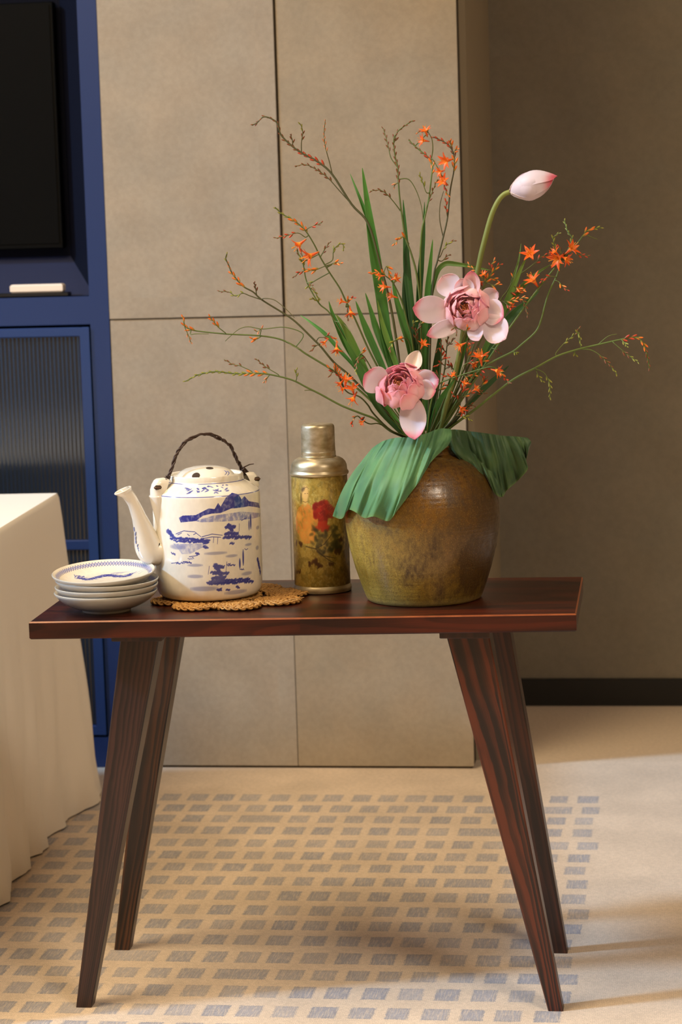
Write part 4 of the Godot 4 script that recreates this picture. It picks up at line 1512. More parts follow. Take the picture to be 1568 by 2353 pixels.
# a montbretia stem: label, depth of its tip, main line from tip to jar, twigs [bud kinds, points from stem to tip...], open flowers [x, y, dx, dy, size]
func spray(label: String, z: float, main: Array, tip_buds: String, twigs: Array = [], blooms: Array = [], dark := 0.0, thick := 1.0) -> void:
	var q := main.duplicate()
	var pts := path(q, z, mouth.z)
	pts.append(Vector3(mouth.x + (pts[pts.size() - 1].x - mouth.x) * 0.5, mouth.y - 0.03, mouth.z))
	pts.reverse()
	var base: Vector3 = mouth + Vector3(rng.randf_range(-0.02, 0.02), -0.12, rng.randf_range(-0.02, 0.02))
	pts.push_front(base)
	var t := thing("montbretia_stem", label, "flower", base, "montbretia stems in the jar")
	for i in pts.size(): pts[i] -= base
	var line := smooth_line(pts, 5)
	var c0 := lin(92, 112, 44).lerp(lin(62, 56, 30), dark)
	var c1 := lin(84, 106, 46).lerp(lin(66, 54, 34), dark)
	stem_part("stem", line, 0.0020 * thick, 0.0009, c0, c1, t)
	if tip_buds:
		raceme(line, 1.0 - float(tip_buds.length()) * 0.03, tip_buds, t)
	for w in twigs:
		var kinds: String = w[0]
		var wq: Array = w.slice(1)
		var where := Vector2(wq[0], wq[1])
		# the place on the stem where the twig leaves it, and its depth
		var zz := z
		var best := 1e9
		var joint := where
		var joints: int = main.size() / 2 - 1
		for i in joints:
			var a := Vector2(main[i * 2], main[i * 2 + 1])
			var b := Vector2(main[i * 2 + 2], main[i * 2 + 3])
			var near := Geometry2D.get_closest_point_to_segment(where, a, b)
			if near.distance_to(where) < best:
				best = near.distance_to(where)
				joint = near
				zz = lerpf(z, mouth.z, (i + near.distance_to(a) / maxf(a.distance_to(b), 0.01)) / joints)
		if best > 2.0: wq = [joint.x, joint.y] + wq
		var wp := path(wq, zz, zz + rng.randf_range(-0.012, 0.022))
		for i in wp.size(): wp[i] -= base
		var wl := smooth_line(wp, 5)
		stem_part("twig", wl, 0.0010, 0.0006, c1, c1.lerp(lin(110, 96, 44), 0.4), t)
		if kinds: raceme(wl, 0.42 if wq.size() > 6 else 0.25, kinds, t, 0.92)
	for f in blooms:
		var p := at(f[0], f[1], z * 0.8 + mouth.z * 0.2 + 0.012) - base
		set_flower(p, Vector3(f[2], -f[3], rng.randf_range(0.1, 0.45)), f[4] * 0.9, t)

# a sword-shaped leaf: points from tip to foot, greatest width in photograph pixels
func blade(label: String, z: float, q: Array, wide: float, c_tip: Color, c_foot: Color, lean := 0.3, foot_wide := 0.5) -> void:
	var pts := path(q, z, mouth.z)
	pts.reverse()
	var base: Vector3 = pts[0]
	for i in pts.size(): pts[i] -= base
	var line := smooth_line(pts, 6)
	var k := line.size()
	var half := wide / 1263.0 / 2.0
	var rows := []
	var cs := []
	var out := Vector3(lean, 0.0, 1.0).normalized()
	for i in k:
		var t := float(i) / (k - 1)
		var d := (line[mini(i + 1, k - 1)] - line[maxi(i - 1, 0)]).normalized()
		var across := out.cross(d).normalized()
		var n := d.cross(across).normalized()
		var w := half * lerpf(foot_wide, 1.0, smoothstep(0.0, 0.45, t)) * pow(clampf((1.0 - t) * 2.6, 0.02, 1.0), 0.75)
		var row := PackedVector3Array()
		var cl := []
		for j in 7:
			var u := (j - 3) / 3.0
			row.append(line[i] - across * u * w - n * (0.30 * w * (1.0 - absf(u)) - 0.06 * w * (j % 2)))
			var c := c_foot.lerp(c_tip, t)
			cl.append(c * (0.86 if j % 2 else 1.0) * (1.12 if j == 3 else 1.0))
		rows.append(row)
		cs.append(cl)
	var s := Shape.new()
	s.sheet(rows, 0.0007, cs)
	solo("sword_leaf", s.done(), blade_mat, label, "leaf", "sword leaves in the jar").position = base

# a lotus petal between its foot and its tip: n is the way it bulges
func petal(foot: Vector3, tip: Vector3, n: Vector3, wide: float, arch: float, cup: float, c_foot: Color, c_mid: Color, c_tip: Color, widest := 0.58, fold := 0.0) -> ArrayMesh:
	var s := Shape.new()
	var rows := []
	var cs := []
	var d := tip - foot
	var across := n.cross(d).normalized()
	n = d.cross(across).normalized()
	var a := widest / (1.0 - widest) * 0.70
	var peak := pow(widest, a) * pow(1.0 - widest, 0.70)
	for i in 15:
		var t := i / 14.0
		var row := PackedVector3Array()
		var cl := []
		var half := wide * 0.5 * (pow(clampf(t, 0.004, 1.0), a) * pow(clampf(1.0 - t, 0.001, 1.0), 0.70) / peak * 0.92 + 0.08 * (1.0 - t))
		for j in 11:
			var u := (j - 5) / 5.0
			var p := foot + d * t + n * (arch * sin(PI * t) - cup * u * u * half / (wide * 0.5)) + across * u * half * (1.0 - 0.10 * u * u)
			p += n * (fold * sin(u * 5.0 + t * 3.0) * sin(PI * t)) + n * 0.0006 * sin(u * 17.0) * t
			row.append(p)
			var c := c_foot.lerp(c_mid, smoothstep(0.0, 0.45, t)).lerp(c_tip, smoothstep(0.80, 1.0, t + 0.10 * absf(u)))
			c = c * (1.0 - 0.035 * (0.5 + 0.5 * sin(u * 26.0)))
			cl.append(c)
		rows.append(row)
		cs.append(cl)
	s.sheet(rows, 0.0006, cs)
	return s.done()

func build_lotus() -> void:
	var pm := tinted(0.5)
	pm.backlight_enabled = true
	pm.backlight = Color(0.9, 0.84, 0.86)
	pm.rim_enabled = true
	pm.rim = 0.2
	var white := lin(242, 234, 244)
	var cream := lin(244, 232, 222)
	var blush := lin(250, 216, 222)
	var pink := lin(244, 150, 176)
	var deep := lin(232, 112, 136)
	var sm := tinted(0.6)
	# ---- upper open flower
	var z := 0.09
	var c := at(1072, 708, z)
	var t := thing("lotus_flower", "upper open lotus, pale pink heart and spread white outer petals, facing the camera", "flower", c, "lotus flowers in the jar")
	# outer petals: foot x, y, tip x, y, width px, depth of the tip, how it bulges, colours
	for q in [[1040, 716, 949, 708, 74, 0.015, white, pink, 0.55], [1062, 740, 981, 771, 44, 0.02, white, pink, 0.5], [1082, 738, 1101, 783, 44, 0.02, white, blush, 0.55], [1098, 718, 1163, 779, 76, 0.02, white, blush, 0.66], [1098, 702, 1158, 728, 70, 0.012, white, pink, 0.6],
		[1055, 690, 1017, 634, 68, -0.012, white, blush, 0.66], [1084, 690, 1084, 622, 46, 0.0, blush, pink, 0.55], [1096, 694, 1146, 672, 46, -0.01, white, blush, 0.6], [1080, 694, 1058, 640, 54, -0.004, white, blush, 0.6]]:
		var foot := at(q[0], q[1], z - 0.004) - c
		var tip := at(q[2], q[3], z + q[5]) - c
		part("petal", petal(foot, tip, Vector3(0, 0.1, -1), q[4] / 1290.0, 0.007, 0.006, blush, q[6], q[7], q[8], 0.0012), pm, t)
	lotus_heart(t, Vector3.ZERO, Vector3(-0.10, 0.22, 1.0), 0.036, pm, [lin(255, 226, 228), lin(253, 198, 208), lin(255, 240, 236)], 33)
	lotus_stem(t, c, [1070, 726, 1060, 790, 1046, 860, 1026, 930, 1008, 1000], z - 0.006, sm)
	# ---- lower open flower
	z = 0.115
	c = at(921, 886, z)
	t = thing("lotus_flower", "lower open lotus, deeper pink ball with one white petal hanging over the leaf", "flower", c, "lotus flowers in the jar")
	for q in [[896, 892, 838, 860, 78, 0.012, white, pink, 0.60, -1.0], [944, 904, 954, 1010, 72, 0.018, white, pink, 0.54, -1.0], [942, 852, 962, 806, 44, -0.03, cream, cream, 0.45, -1.0], [946, 882, 1009, 872, 62, 0.0, white, pink, 0.6, -1.0], [948, 892, 1002, 898, 54, 0.006, white, pink, 0.6, -1.0], [950, 868, 994, 860, 34, -0.012, blush, pink, 0.6, -1.0]]:
		var foot := at(q[0], q[1], z - 0.002) - c
		var tip := at(q[2], q[3], z + q[5]) - c
		part("petal", petal(foot, tip, Vector3(0, 0.1, q[9]), q[4] / 1290.0, 0.006, 0.006, blush, q[6], q[7], q[8], 0.0015), pm, t)
	lotus_heart(t, Vector3(0.0, 0.0, 0.0), Vector3(-0.10, 0.62, 0.8), 0.041, pm, [lin(254, 210, 218), lin(251, 178, 194), lin(255, 230, 232)], 57)
	lotus_stem(t, c, [926, 910, 940, 950, 962, 1000], z - 0.02, sm)
	# ---- closed bud on its long bent stem
	z = 0.03
	c = at(1172, 441, z)
	t = thing("lotus_bud", "closed white lotus bud with pink tip on a long bent green stem", "flower", c, "lotus flowers in the jar")
	var tip2 := at(1282, 409, z + 0.012) - c
	var ax := tip2.normalized()
	var up := ax.cross(Vector3(0, 0, 1)).normalized() * -1.0
	for k in 6:
		var a = [0.4, 2.0, 3.6, 5.2, 1.2, 4.4][k]
		var out: Vector3 = (up * cos(a) + Vector3(0, 0, 1) * sin(a)).normalized()
		var end: Vector3 = tip2 * [1.0, 0.86, 0.80, 0.84, 0.92, 0.9][k] + out * 0.004
		var tone := deep if k in [0, 4] else blush
		part("petal", petal(Vector3.ZERO, end, out, 0.052, 0.0235, 0.017, cream, white, tone, 0.50), pm, t)
	var inner := Shape.new()
	var prof := []
	for i in 13:
		var f := i / 12.0
		prof.append(Vector2(0.0235 * pow(sin(PI * pow(f, 0.85)), 0.85) + 0.0001, tip2.length() * 0.93 * f))
	inner.tint = white
	inner.lathe(prof, 20)
	var core := part("heart", inner.done(), pm, t)
	core.transform = Transform3D(aim(ax), Vector3.ZERO)
	lotus_stem(t, c, [1172, 441, 1160, 446, 1148, 458, 1136, 480, 1126, 508, 1116, 545, 1106, 585, 1098, 625, 1086, 680, 1066, 780, 1040, 880, 1010, 985], z, sm, 0.0048)

# the packed heart of an open lotus: rings of ever smaller cupped petals round an axis
func lotus_heart(t: Node3D, at_point: Vector3, axis: Vector3, radius: float, pm: Material, tones: Array, seed_number: int) -> void:
	var r2 := RandomNumberGenerator.new()
	r2.seed = seed_number
	var b := aim(axis)
	for ringn in 5:
		var f := ringn / 4.0
		var rad := radius * lerpf(1.0, 0.30, f)
		var count: int = [8, 8, 7, 6, 5][ringn]
		for k in count:
			var a := TAU * (k + 0.5 * (ringn % 2)) / count + r2.randf_range(-0.12, 0.12)
			var d := Vector3(cos(a), 0, sin(a))
			var e := Vector3(cos(a + r2.randf_range(-0.25, 0.25)), 0, sin(a + r2.randf_range(-0.25, 0.25)))
			var foot := d * rad * 0.45 + Vector3(0, -radius * 0.62, 0)
			var tip := e * rad * r2.randf_range(0.58, 0.98) + Vector3(0, radius * lerpf(0.44, 0.50, f) * r2.randf_range(0.70, 1.22), 0)
			var wide := rad * TAU / count * r2.randf_range(1.25, 1.75)
			var c: Color = tones[0].lerp(tones[1], r2.randf())
			part("petal", petal(b * foot + at_point, b * tip + at_point, b * d, wide, rad * 0.52, wide * 0.17, c, c.lerp(tones[2], 0.35), tones[1].lerp(Color(0.85, 0.30, 0.36), 0.12), 0.62, 0.0016), pm, t)
	# pale stamens and the pod at the middle
	var s := Shape.new()
	for k in 40:
		var a := r2.randf() * TAU
		var q := sqrt(r2.randf()) * radius * 0.30
		var p0 := b * Vector3(cos(a) * q, -radius * 0.3, sin(a) * q) + at_point
		var p1 := b * Vector3(cos(a) * q * 1.25, radius * r2.randf_range(0.18, 0.34), sin(a) * q * 1.25) + at_point
		s.tint = lin(240, 196, 150)
		s.tube(PackedVector3Array([p0, p0.lerp(p1, 0.8), p1]), PackedFloat32Array([0.0005, 0.0006, 0.0009]), 5, true, PackedColorArray([lin(238, 190, 150), lin(238, 190, 150), lin(226, 150, 96)]))
	part("stamens", s.done(), pm, t).set_meta("kind", "stuff")
	s = Shape.new()
	s.tint = lin(214, 150, 96)
	s.lathe([Vector2(0.001, -radius * 0.5), Vector2(radius * 0.12, -radius * 0.4), Vector2(radius * 0.22, radius * 0.05), Vector2(radius * 0.18, radius * 0.12), Vector2(0.0, radius * 0.13)], 16)
	var pod := part("seed_pod", s.done(), pm, t)
	pod.transform = Transform3D(b, at_point)

func lotus_stem(t: Node3D, c: Vector3, q: Array, z: float, sm: Material, thick := 0.0044) -> void:
	var pts := path(q, z, mouth.z)
	pts.append(mouth + Vector3(0, -0.1, 0))
	for i in pts.size(): pts[i] -= c
	var ps := smooth_line(pts, 6)
	var rs := PackedFloat32Array()
	var cs := PackedColorArray()
	for i in ps.size():
		rs.append(thick * lerpf(0.9, 1.1, float(i) / ps.size()) * (1.25 if i == 0 else 1.0))
		cs.append(lin(128, 136, 66).lerp(lin(92, 104, 46), clampf(float(i) / ps.size() * 1.4, 0.0, 1.0)))
	var s := Shape.new()
	s.tube(ps, rs, 10, true, cs)
	part("stem", s.done(), sm, t)

# radius of the jar's outside at a height above the bench, for what lies on it
func jar_radius(h: float) -> float:
	var prof := [Vector2(0.098, 0.0), Vector2(0.1225, 0.058), Vector2(0.1388, 0.146), Vector2(0.1370, 0.176), Vector2(0.1315, 0.198), Vector2(0.1215, 0.219), Vector2(0.1065, 0.238), Vector2(0.0880, 0.2535), Vector2(0.0740, 0.2620), Vector2(0.0720, 0.30), Vector2(0.0700, 0.4)]
	for i in prof.size() - 1:
		if h <= prof[i + 1].y: return lerpf(prof[i].x, prof[i + 1].x, clampf((h - prof[i].y) / (prof[i + 1].y - prof[i].y), 0.0, 1.0))
	return 0.07

# a lotus leaf hanging over the jar's shoulder, between the line where it is tucked in and its hem
func lotus_leaf(label: String, top: Array, hem: Array, lift: float, back: float, folds: float, tone: Color, tone2: Color, seed_number: int) -> void:
	var a := []
	var b := []
	for i in top.size() / 2: a.append(Vector3(top[i * 2], top[i * 2 + 1], 0))
	for i in hem.size() / 2: b.append(Vector3(hem[i * 2], hem[i * 2 + 1], 0))
	var la := smooth_line(a, 12)
	var lb := smooth_line(b, 12)
	var n := 64
	var m := 30
	var wob := noise(1.0, seed_number, 3)
	var rows := []
	var cs := []
	var centre := mouth
	for i in m + 1:
		var t := float(i) / m
		var row := PackedVector3Array()
		var cl := []
		for j in n + 1:
			var u := float(j) / n
			var p := la[int(u * (la.size() - 1))].lerp(lb[int(u * (lb.size() - 1))], t)
			# the sheet bows outwards between its two edges
			p.x += (-13.0 if u < 0.5 else 5.0) * sin(PI * t) * absf(u - 0.5) * 2.0
			var z := centre.z
			for pass_ in 3:
				var w := at(p.x, p.y, z)
				var r := lift
				for k in 5: r += jar_radius(w.y - TOP + (k - 2) * 0.010) / 5.0
				var dx := w.x - centre.x
				var inside := r * r - dx * dx
				z = centre.z + back + sqrt(maxf(inside, 0.0004)) * (1.0 if back >= 0.0 else 0.55)
			var gather := 0.6 * sin(u * 27.0 + 3.0 * wob.get_noise_2d(u * 2.5, 0.3 * t)) * 0.5 + 0.9 * wob.get_noise_2d(u * 9.0, t * 0.35 + 7.0) + 0.45 * wob.get_noise_2d(u * 22.0, t * 0.6)
			var pleat := folds * (0.55 + 0.75 * t) * gather * clampf(minf(u, 1.0 - u) * 9.0 + 0.25 * t, 0.0, 1.0)
			var w := at(p.x, p.y, z + 0.004 + pleat + 0.010 * sin(PI * t))
			row.append(w - centre)
			var vein := pow(absf(sin(u * 30.0 + 1.5 * wob.get_noise_2d(u * 2.0, t * 2.0))), 14.0)
			var c := tone.lerp(tone2, clampf(0.5 + 0.9 * wob.get_noise_2d(u * 5.0 + 4.0, t * 1.5), 0.0, 1.0))
			c = c.lerp(tone * 1.35, vein * 0.35)
			c = c.lerp(lin(112, 142, 66), smoothstep(0.95, 1.0, t) * 0.5)
			cl.append(c)
		rows.append(row)
		cs.append(cl)
	var s := Shape.new()
	s.sheet(rows, 0.0009, cs)
	var lm := tinted(0.62)
	lm.backlight_enabled = true
	lm.backlight = Color(0.22, 0.26, 0.18)
	lm.rim_enabled = true
	lm.rim = 0.2
	solo("lotus_leaf", s.done(), lm, label, "leaf").position = centre

func build_plants() -> void:
	plant_kit()
	lotus_leaf("large pale green lotus leaf drooping over the left shoulder of the jar", [856, 1030, 880, 1014, 910, 1006, 948, 1004, 980, 996, 1010, 985, 1036, 986], [765, 1186, 786, 1192, 800, 1172, 816, 1176, 838, 1190, 861, 1187, 893, 1197, 913, 1173, 940, 1138, 964, 1106, 992, 1060, 1030, 1024], 0.013, 0.0, 0.0075, lin(62, 110, 72), lin(84, 134, 84), 401)
	lotus_leaf("green lotus leaf with shade painted in, folded over the right shoulder of the jar", [1018, 990, 1046, 987, 1080, 991, 1120, 996, 1154, 1001, 1186, 1003, 1212, 1006], [1028, 1024, 1055, 1055, 1095, 1078, 1122, 1106, 1138, 1134, 1154, 1142, 1166, 1126, 1193, 1102, 1213, 1078, 1209, 1059, 1219, 1023], 0.013, -0.012, 0.012, lin(40, 70, 40), lin(58, 86, 46), 431)  # the darker greens carry the shade on this side
	var g1 := lin(76, 138, 56)
	var g2 := lin(50, 102, 46)
	var g3 := lin(108, 142, 62)
	var g4 := lin(38, 74, 36)
	# ---- sword leaves, tip first
	blade("tallest broad sword leaf, its point beside the panel seam left of centre", 0.02, [833, 386, 845, 470, 858, 560, 876, 680, 892, 790, 915, 890, 946, 990], 25, g1, g2)
	blade("thin leaf tip springing from the left edge of the tallest sword leaf", 0.0, [805, 399, 818, 432, 835, 475, 850, 520, 868, 620, 905, 800, 950, 990], 9, g1, g2)
	blade("slim dark sword leaf just right of the tallest one, behind the twin bud stems", -0.01, [927, 459, 932, 540, 936, 620, 944, 700, 952, 800, 966, 990], 17, g2, g4)
	blade("upright sword leaf in the middle with a sharp point level with the closed bud", 0.01, [976, 464, 974, 540, 969, 600, 964, 680, 962, 780, 968, 880, 975, 990], 14, g2, g4)
	blade("short upright sword leaf ending left of the upper lotus", 0.03, [995, 550, 990, 600, 984, 660, 978, 740, 975, 850, 978, 990], 13, g1, g2)
	blade("broad dark green sword leaf standing upright behind the upper lotus's left petal", 0.0, [936, 560, 936, 622, 938, 690, 946, 770, 955, 860, 966, 990], 27, g4, g4)
	blade("pale sword leaf leaning left, its tip crossing the horizontal joint of the wall", 0.03, [756, 692, 764, 720, 778, 752, 795, 790, 818, 830, 850, 890, 930, 1000], 14, g1, g2)
	blade("sword leaf under the pale leaning one, bending towards the lower lotus", 0.05, [772, 722, 790, 748, 806, 780, 828, 826, 856, 880, 935, 1002], 17, g3, g1)
	blade("faint thin leaf farthest left among the sword leaves", -0.02, [690, 724, 716, 742, 748, 768, 782, 806, 830, 862, 925, 1000], 9, g1, g2)
	blade("sword leaf rising from behind the lower lotus with its tip near the orange bells", 0.02, [840, 673, 852, 712, 864, 752, 878, 790, 900, 850, 945, 1000], 15, g1, g2)
	blade("second sword leaf left of the lower lotus, tip above the hanging bud cluster", 0.04, [818, 692, 830, 726, 846, 766, 866, 812, 895, 880, 942, 1000], 16, g1, g2)
	blade("narrow yellowish sword leaf between the two tall dark ones", 0.03, [868, 690, 876, 730, 888, 772, 902, 812, 925, 880, 952, 1000], 13, g3, g1)
	blade("sword leaf above the pale back petal of the lower lotus", 0.02, [902, 640, 912, 690, 928, 744, 944, 800, 955, 880, 962, 1000], 18, g1, g4)
	blade("sword leaf low on the left, passing behind the orange bells", 0.06, [786, 770, 806, 806, 826, 848, 850, 900, 880, 950, 932, 1004], 18, g1, g4)
	blade("horizontal pale leaf reaching right above the upper lotus to the orange buds", 0.0, [1128, 621, 1090, 614, 1050, 607, 1020, 608, 1000, 640, 985, 740, 980, 990], 11, g3, g2, 0.0)
	blade("olive sword leaf leaning right behind the upper lotus, pointing at the orange cluster", 0.0, [1210, 592, 1196, 622, 1180, 660, 1160, 705, 1130, 770, 1080, 870, 1010, 990], 14, g3, g2)
	blade("second olive sword leaf at the right, lower than its neighbour", -0.02, [1266, 608, 1232, 630, 1200, 660, 1170, 700, 1135, 760, 1085, 860, 1010, 990], 13, g3, g2)
	blade("dark green broad leaf lying to the right under the orange buds", -0.03, [1240, 668, 1212, 694, 1180, 722, 1150, 760, 1115, 820, 1070, 890, 1005, 995], 18, g2, g4)
	blade("long thin grass-like tip right of the upper lotus against the dark wall", -0.03, [1198, 560, 1192, 600, 1180, 640, 1160, 700, 1120, 790, 1010, 990], 6, g3, g2)
	blade("dark stalk-like leaf low on the right, crossing over the jar rim", 0.0, [1170, 840, 1140, 868, 1105, 900, 1068, 940, 1020, 998], 13, g4, g4)
	blade("upright dark leaf in the shade between the two lotus flowers", 0.0, [1012, 760, 1008, 810, 1002, 870, 996, 930, 990, 1000], 20, g2, g4)
	blade("green leaf filling the gap right of the lower lotus", 0.03, [1076, 770, 1058, 830, 1036, 890, 1012, 950, 992, 1004], 18, g1, g4)
	blade("short bright leaf curving out behind the hanging white petal", 0.06, [1046, 872, 1024, 902, 1002, 940, 984, 1004], 12, g1, g2)

	# ---- montbretia: each stem from its tip down to the jar, then its twigs and open flowers
	spray("tallest montbretia stem at the left, arching over the panel seam to a dark drooping tip", 0.03, [579, 288, 591, 282, 605, 269, 622, 272, 638, 284, 646, 310, 673, 337, 693, 351, 731, 372, 764, 401, 808, 469, 846, 513, 872, 600, 905, 740, 940, 1000], "rrbbbbb",
		[["pp", 764, 401, 758, 375, 748, 337, 745, 307, 748, 275], ["b", 808, 469, 781, 439, 752, 407, 723, 387, 705, 379, 690, 379, 679, 384], ["bg", 693, 351, 693, 328, 696, 302, 690, 284], ["b", 673, 337, 672, 322, 667, 308]], [], 0.8, 1.3)
	spray("montbretia stem with two bright orange flowers just right of the wall panel seam", 0.06, [632, 476, 649, 492, 676, 507, 702, 530, 723, 563, 737, 592, 758, 627, 781, 662, 795, 692, 815, 730, 846, 800, 872, 851, 948, 1002], "oogg",
		[["rrb", 702, 545, 690, 537, 679, 536, 658, 542, 635, 547], ["rb", 702, 530, 708, 525, 720, 519, 740, 512], ["oorb", 764, 607, 746, 612, 723, 621, 705, 621, 687, 627, 673, 639], ["o", 764, 606, 772, 604, 786, 606], ["g", 764, 598, 766, 580, 770, 569, 787, 560, 790, 577], ["b", 737, 590, 746, 574, 758, 557], ["b", 700, 600, 696, 590, 690, 572], ["or", 795, 705, 800, 690, 812, 684], ["bb", 797, 700, 800, 715, 799, 738], ["g", 710, 655, 722, 668, 735, 690]],
		[[690, 560, -0.7, 0.5, 1.25], [715, 587, -0.8, 0.35, 1.5], [806, 716, 0.15, 0.9, 1.0], [788, 693, -0.7, -0.2, 0.8]], 0.35)
	spray("montbretia stem at mid left whose curled green tip points up beside the wall joint", 0.04, [522, 583, 519, 594, 526, 610, 535, 630, 558, 657, 582, 671, 602, 689, 652, 720, 680, 740, 719, 778, 738, 797, 767, 832, 798, 858, 830, 890, 942, 1003], "oopg",
		[["gb", 602, 689, 575, 680, 558, 674, 541, 680, 526, 671, 503, 670], ["", 606, 686, 630, 689, 655, 708, 677, 730], ["b", 590, 678, 587, 660, 585, 650], ["ro", 727, 785, 733, 776, 745, 775, 757, 771, 773, 781], ["b", 735, 790, 722, 798, 714, 808]], [[774, 800, 0.05, 1.0, 1.05], [747, 786, -0.6, 0.6, 0.75]], 0.75, 1.2)
	spray("montbretia stem reaching far left, with orange buds at its upturned tip", 0.05, [421, 728, 425, 748, 438, 757, 464, 762, 527, 768, 591, 771, 642, 779, 680, 797, 703, 813, 751, 842, 783, 864, 830, 900, 936, 1003], "oo",
		[["oo", 518, 765, 502, 752, 492, 740, 480, 726], ["", 697, 768, 655, 752, 604, 756, 572, 751, 550, 756, 527, 775, 518, 784], ["pp", 425, 752, 432, 768, 440, 790], ["", 438, 768, 450, 767, 480, 767], ["p", 600, 756, 592, 762, 584, 758], ["", 660, 785, 675, 796, 690, 802], ["o", 600, 773, 590, 779, 580, 779]], [], 0.2, 1.1)
	spray("lowest montbretia stem at the left, a straight ear of alternating green buds over the teapot", 0.07, [427, 876, 442, 868, 457, 861, 496, 854, 543, 859, 591, 858, 623, 861, 671, 873, 703, 889, 735, 905, 783, 931, 830, 950, 862, 963, 897, 990, 940, 1012], "ooggggggg",
		[["b", 578, 853, 550, 840, 537, 838, 515, 826], ["bb", 640, 861, 622, 850, 604, 838, 588, 824], ["g", 682, 870, 681, 860, 681, 850], ["p", 620, 860, 612, 872, 606, 880], ["", 735, 905, 715, 897, 700, 897]], [], 0.25, 1.15)
	spray("tall montbretia stem with dark feathery buds in the upper middle", 0.0, [949, 277, 929, 290, 913, 304, 905, 323, 909, 363, 914, 383, 916, 419, 919, 456, 924, 495, 932, 545, 946, 585, 959, 638, 968, 740, 972, 1000], "bbbbbb",
		[["bbb", 913, 383, 899, 363, 894, 343, 888, 319, 881, 295], ["", 917, 412, 939, 412, 956, 436, 969, 475, 974, 520], ["b", 921, 485, 906, 465, 889, 446, 873, 437, 851, 439], ["b", 905, 330, 909, 318, 910, 310], ["p", 916, 419, 908, 425, 905, 431], ["oo", 940, 560, 932, 548, 920, 545, 908, 560]], [], 0.35, 1.1)
	spray("montbretia stem with yellow-orange flowers at its top, right of the dark feathery one", -0.01, [939, 321, 950, 332, 962, 343, 986, 363, 994, 380, 992, 406, 986, 455, 976, 502, 969, 538, 966, 620, 970, 760, 976, 1000], "orbb",
		[["", 990, 372, 995, 345, 993, 320, 984, 303], ["g", 980, 442, 972, 420, 965, 401], ["oro", 994, 366, 1006, 385, 1015, 402, 1026, 440, 1032, 452], ["b", 980, 480, 994, 440, 1006, 412], ["p", 984, 303, 968, 302, 955, 307]], [[979, 303, -0.2, -0.8, 0.95], [975, 323, -0.5, -0.1, 0.95], [1021, 418, -0.2, -0.2, 1.15], [1013, 394, -0.5, 0.1, 0.8]], 0.1)
	spray("dark montbretia stem with a red-orange flower beside the edge of the dark wall", -0.01, [996, 315, 1015, 323, 1034, 336, 1044, 359, 1044, 389, 1035, 439, 1029, 499, 1019, 545, 1006, 598, 997, 638, 990, 760, 984, 1000], "obrr",
		[["o", 1040, 352, 1047, 346, 1051, 341], ["r", 1029, 499, 1026, 480, 1026, 462], ["", 1019, 545, 1011, 505, 1012, 469, 1020, 439], ["gb", 1012, 590, 1020, 572, 1030, 560, 1045, 553], ["b", 1016, 600, 1026, 590, 1036, 584], ["o", 1038, 340, 1036, 330, 1035, 322]], [[1028, 369, -0.4, 0.1, 1.3]], 0.85)
	spray("montbretia stem with orange buds in front of the tall leaves, above the lower lotus", 0.06, [852, 628, 866, 626, 886, 634, 902, 648, 915, 672, 926, 700, 936, 740, 950, 800, 966, 1000], "oo",
		[["oo", 886, 634, 878, 628, 862, 629], ["o", 905, 655, 909, 640, 907, 632], ["", 926, 700, 922, 684, 914, 672], ["o", 888, 612, 892, 622, 900, 640]], [[886, 659, -0.8, -0.1, 1.0], [908, 640, 0.6, -0.2, 0.85], [903, 681, -0.7, -0.25, 0.9], [876, 634, -0.9, 0.0, 0.7]], 0.2)
	spray("thin montbretia twig with curled brown buds left of the upper lotus", 0.07, [957, 737, 950, 745, 952, 757, 962, 776, 964, 800, 962, 860, 966, 1000], "bgg",
		[["bo", 962, 776, 960, 758, 968, 744, 978, 736], ["b", 962, 790, 956, 776, 958, 760]], [[972, 793, 0.4, -0.7, 0.9]], 0.4)
	spray("montbretia stem under the left side of the bouquet with a cluster of orange bells", 0.10, [756, 846, 776, 860, 786, 884, 800, 902, 827, 912, 846, 931, 860, 952, 900, 990, 950, 1012], "rro",
		[["bb", 770, 852, 762, 858, 757, 866], ["o", 776, 862, 772, 848, 771, 838], ["oo", 790, 888, 784, 872, 780, 856]], [[795, 876, 0.2, -0.9, 1.15], [783, 880, -0.5, 0.5, 0.8], [811, 896, -0.1, -0.7, 1.1], [813, 914, -0.4, 0.7, 1.15], [790, 893, -0.8, 0.3, 0.8]], 0.6)
	spray("small drooping montbretia twig with rusty buds above the flask", 0.10, [808, 980, 812, 964, 822, 956, 834, 966, 850, 974, 872, 974, 905, 992, 950, 1012], "prr", [["r", 838, 958, 834, 966, 832, 972]], [[834, 969, -0.4, 0.3, 0.6]], 0.5, 0.7)
	spray("montbretia twig with a hanging ear of brown buds left of the lower lotus", 0.07, [818, 854, 820, 838, 824, 824, 832, 815, 850, 840, 880, 900, 946, 1000], "bbg", [["b", 824, 828, 832, 822, 838, 826], ["o", 826, 818, 832, 808, 838, 806]], [], 0.4, 0.7)
	spray("curled montbretia tendril with small buds just above the lower lotus", 0.08, [896, 806, 902, 788, 915, 780, 934, 778, 944, 800, 950, 860, 964, 1000], "gb", [["o", 908, 783, 914, 778, 922, 780]], [], 0.3, 0.7)
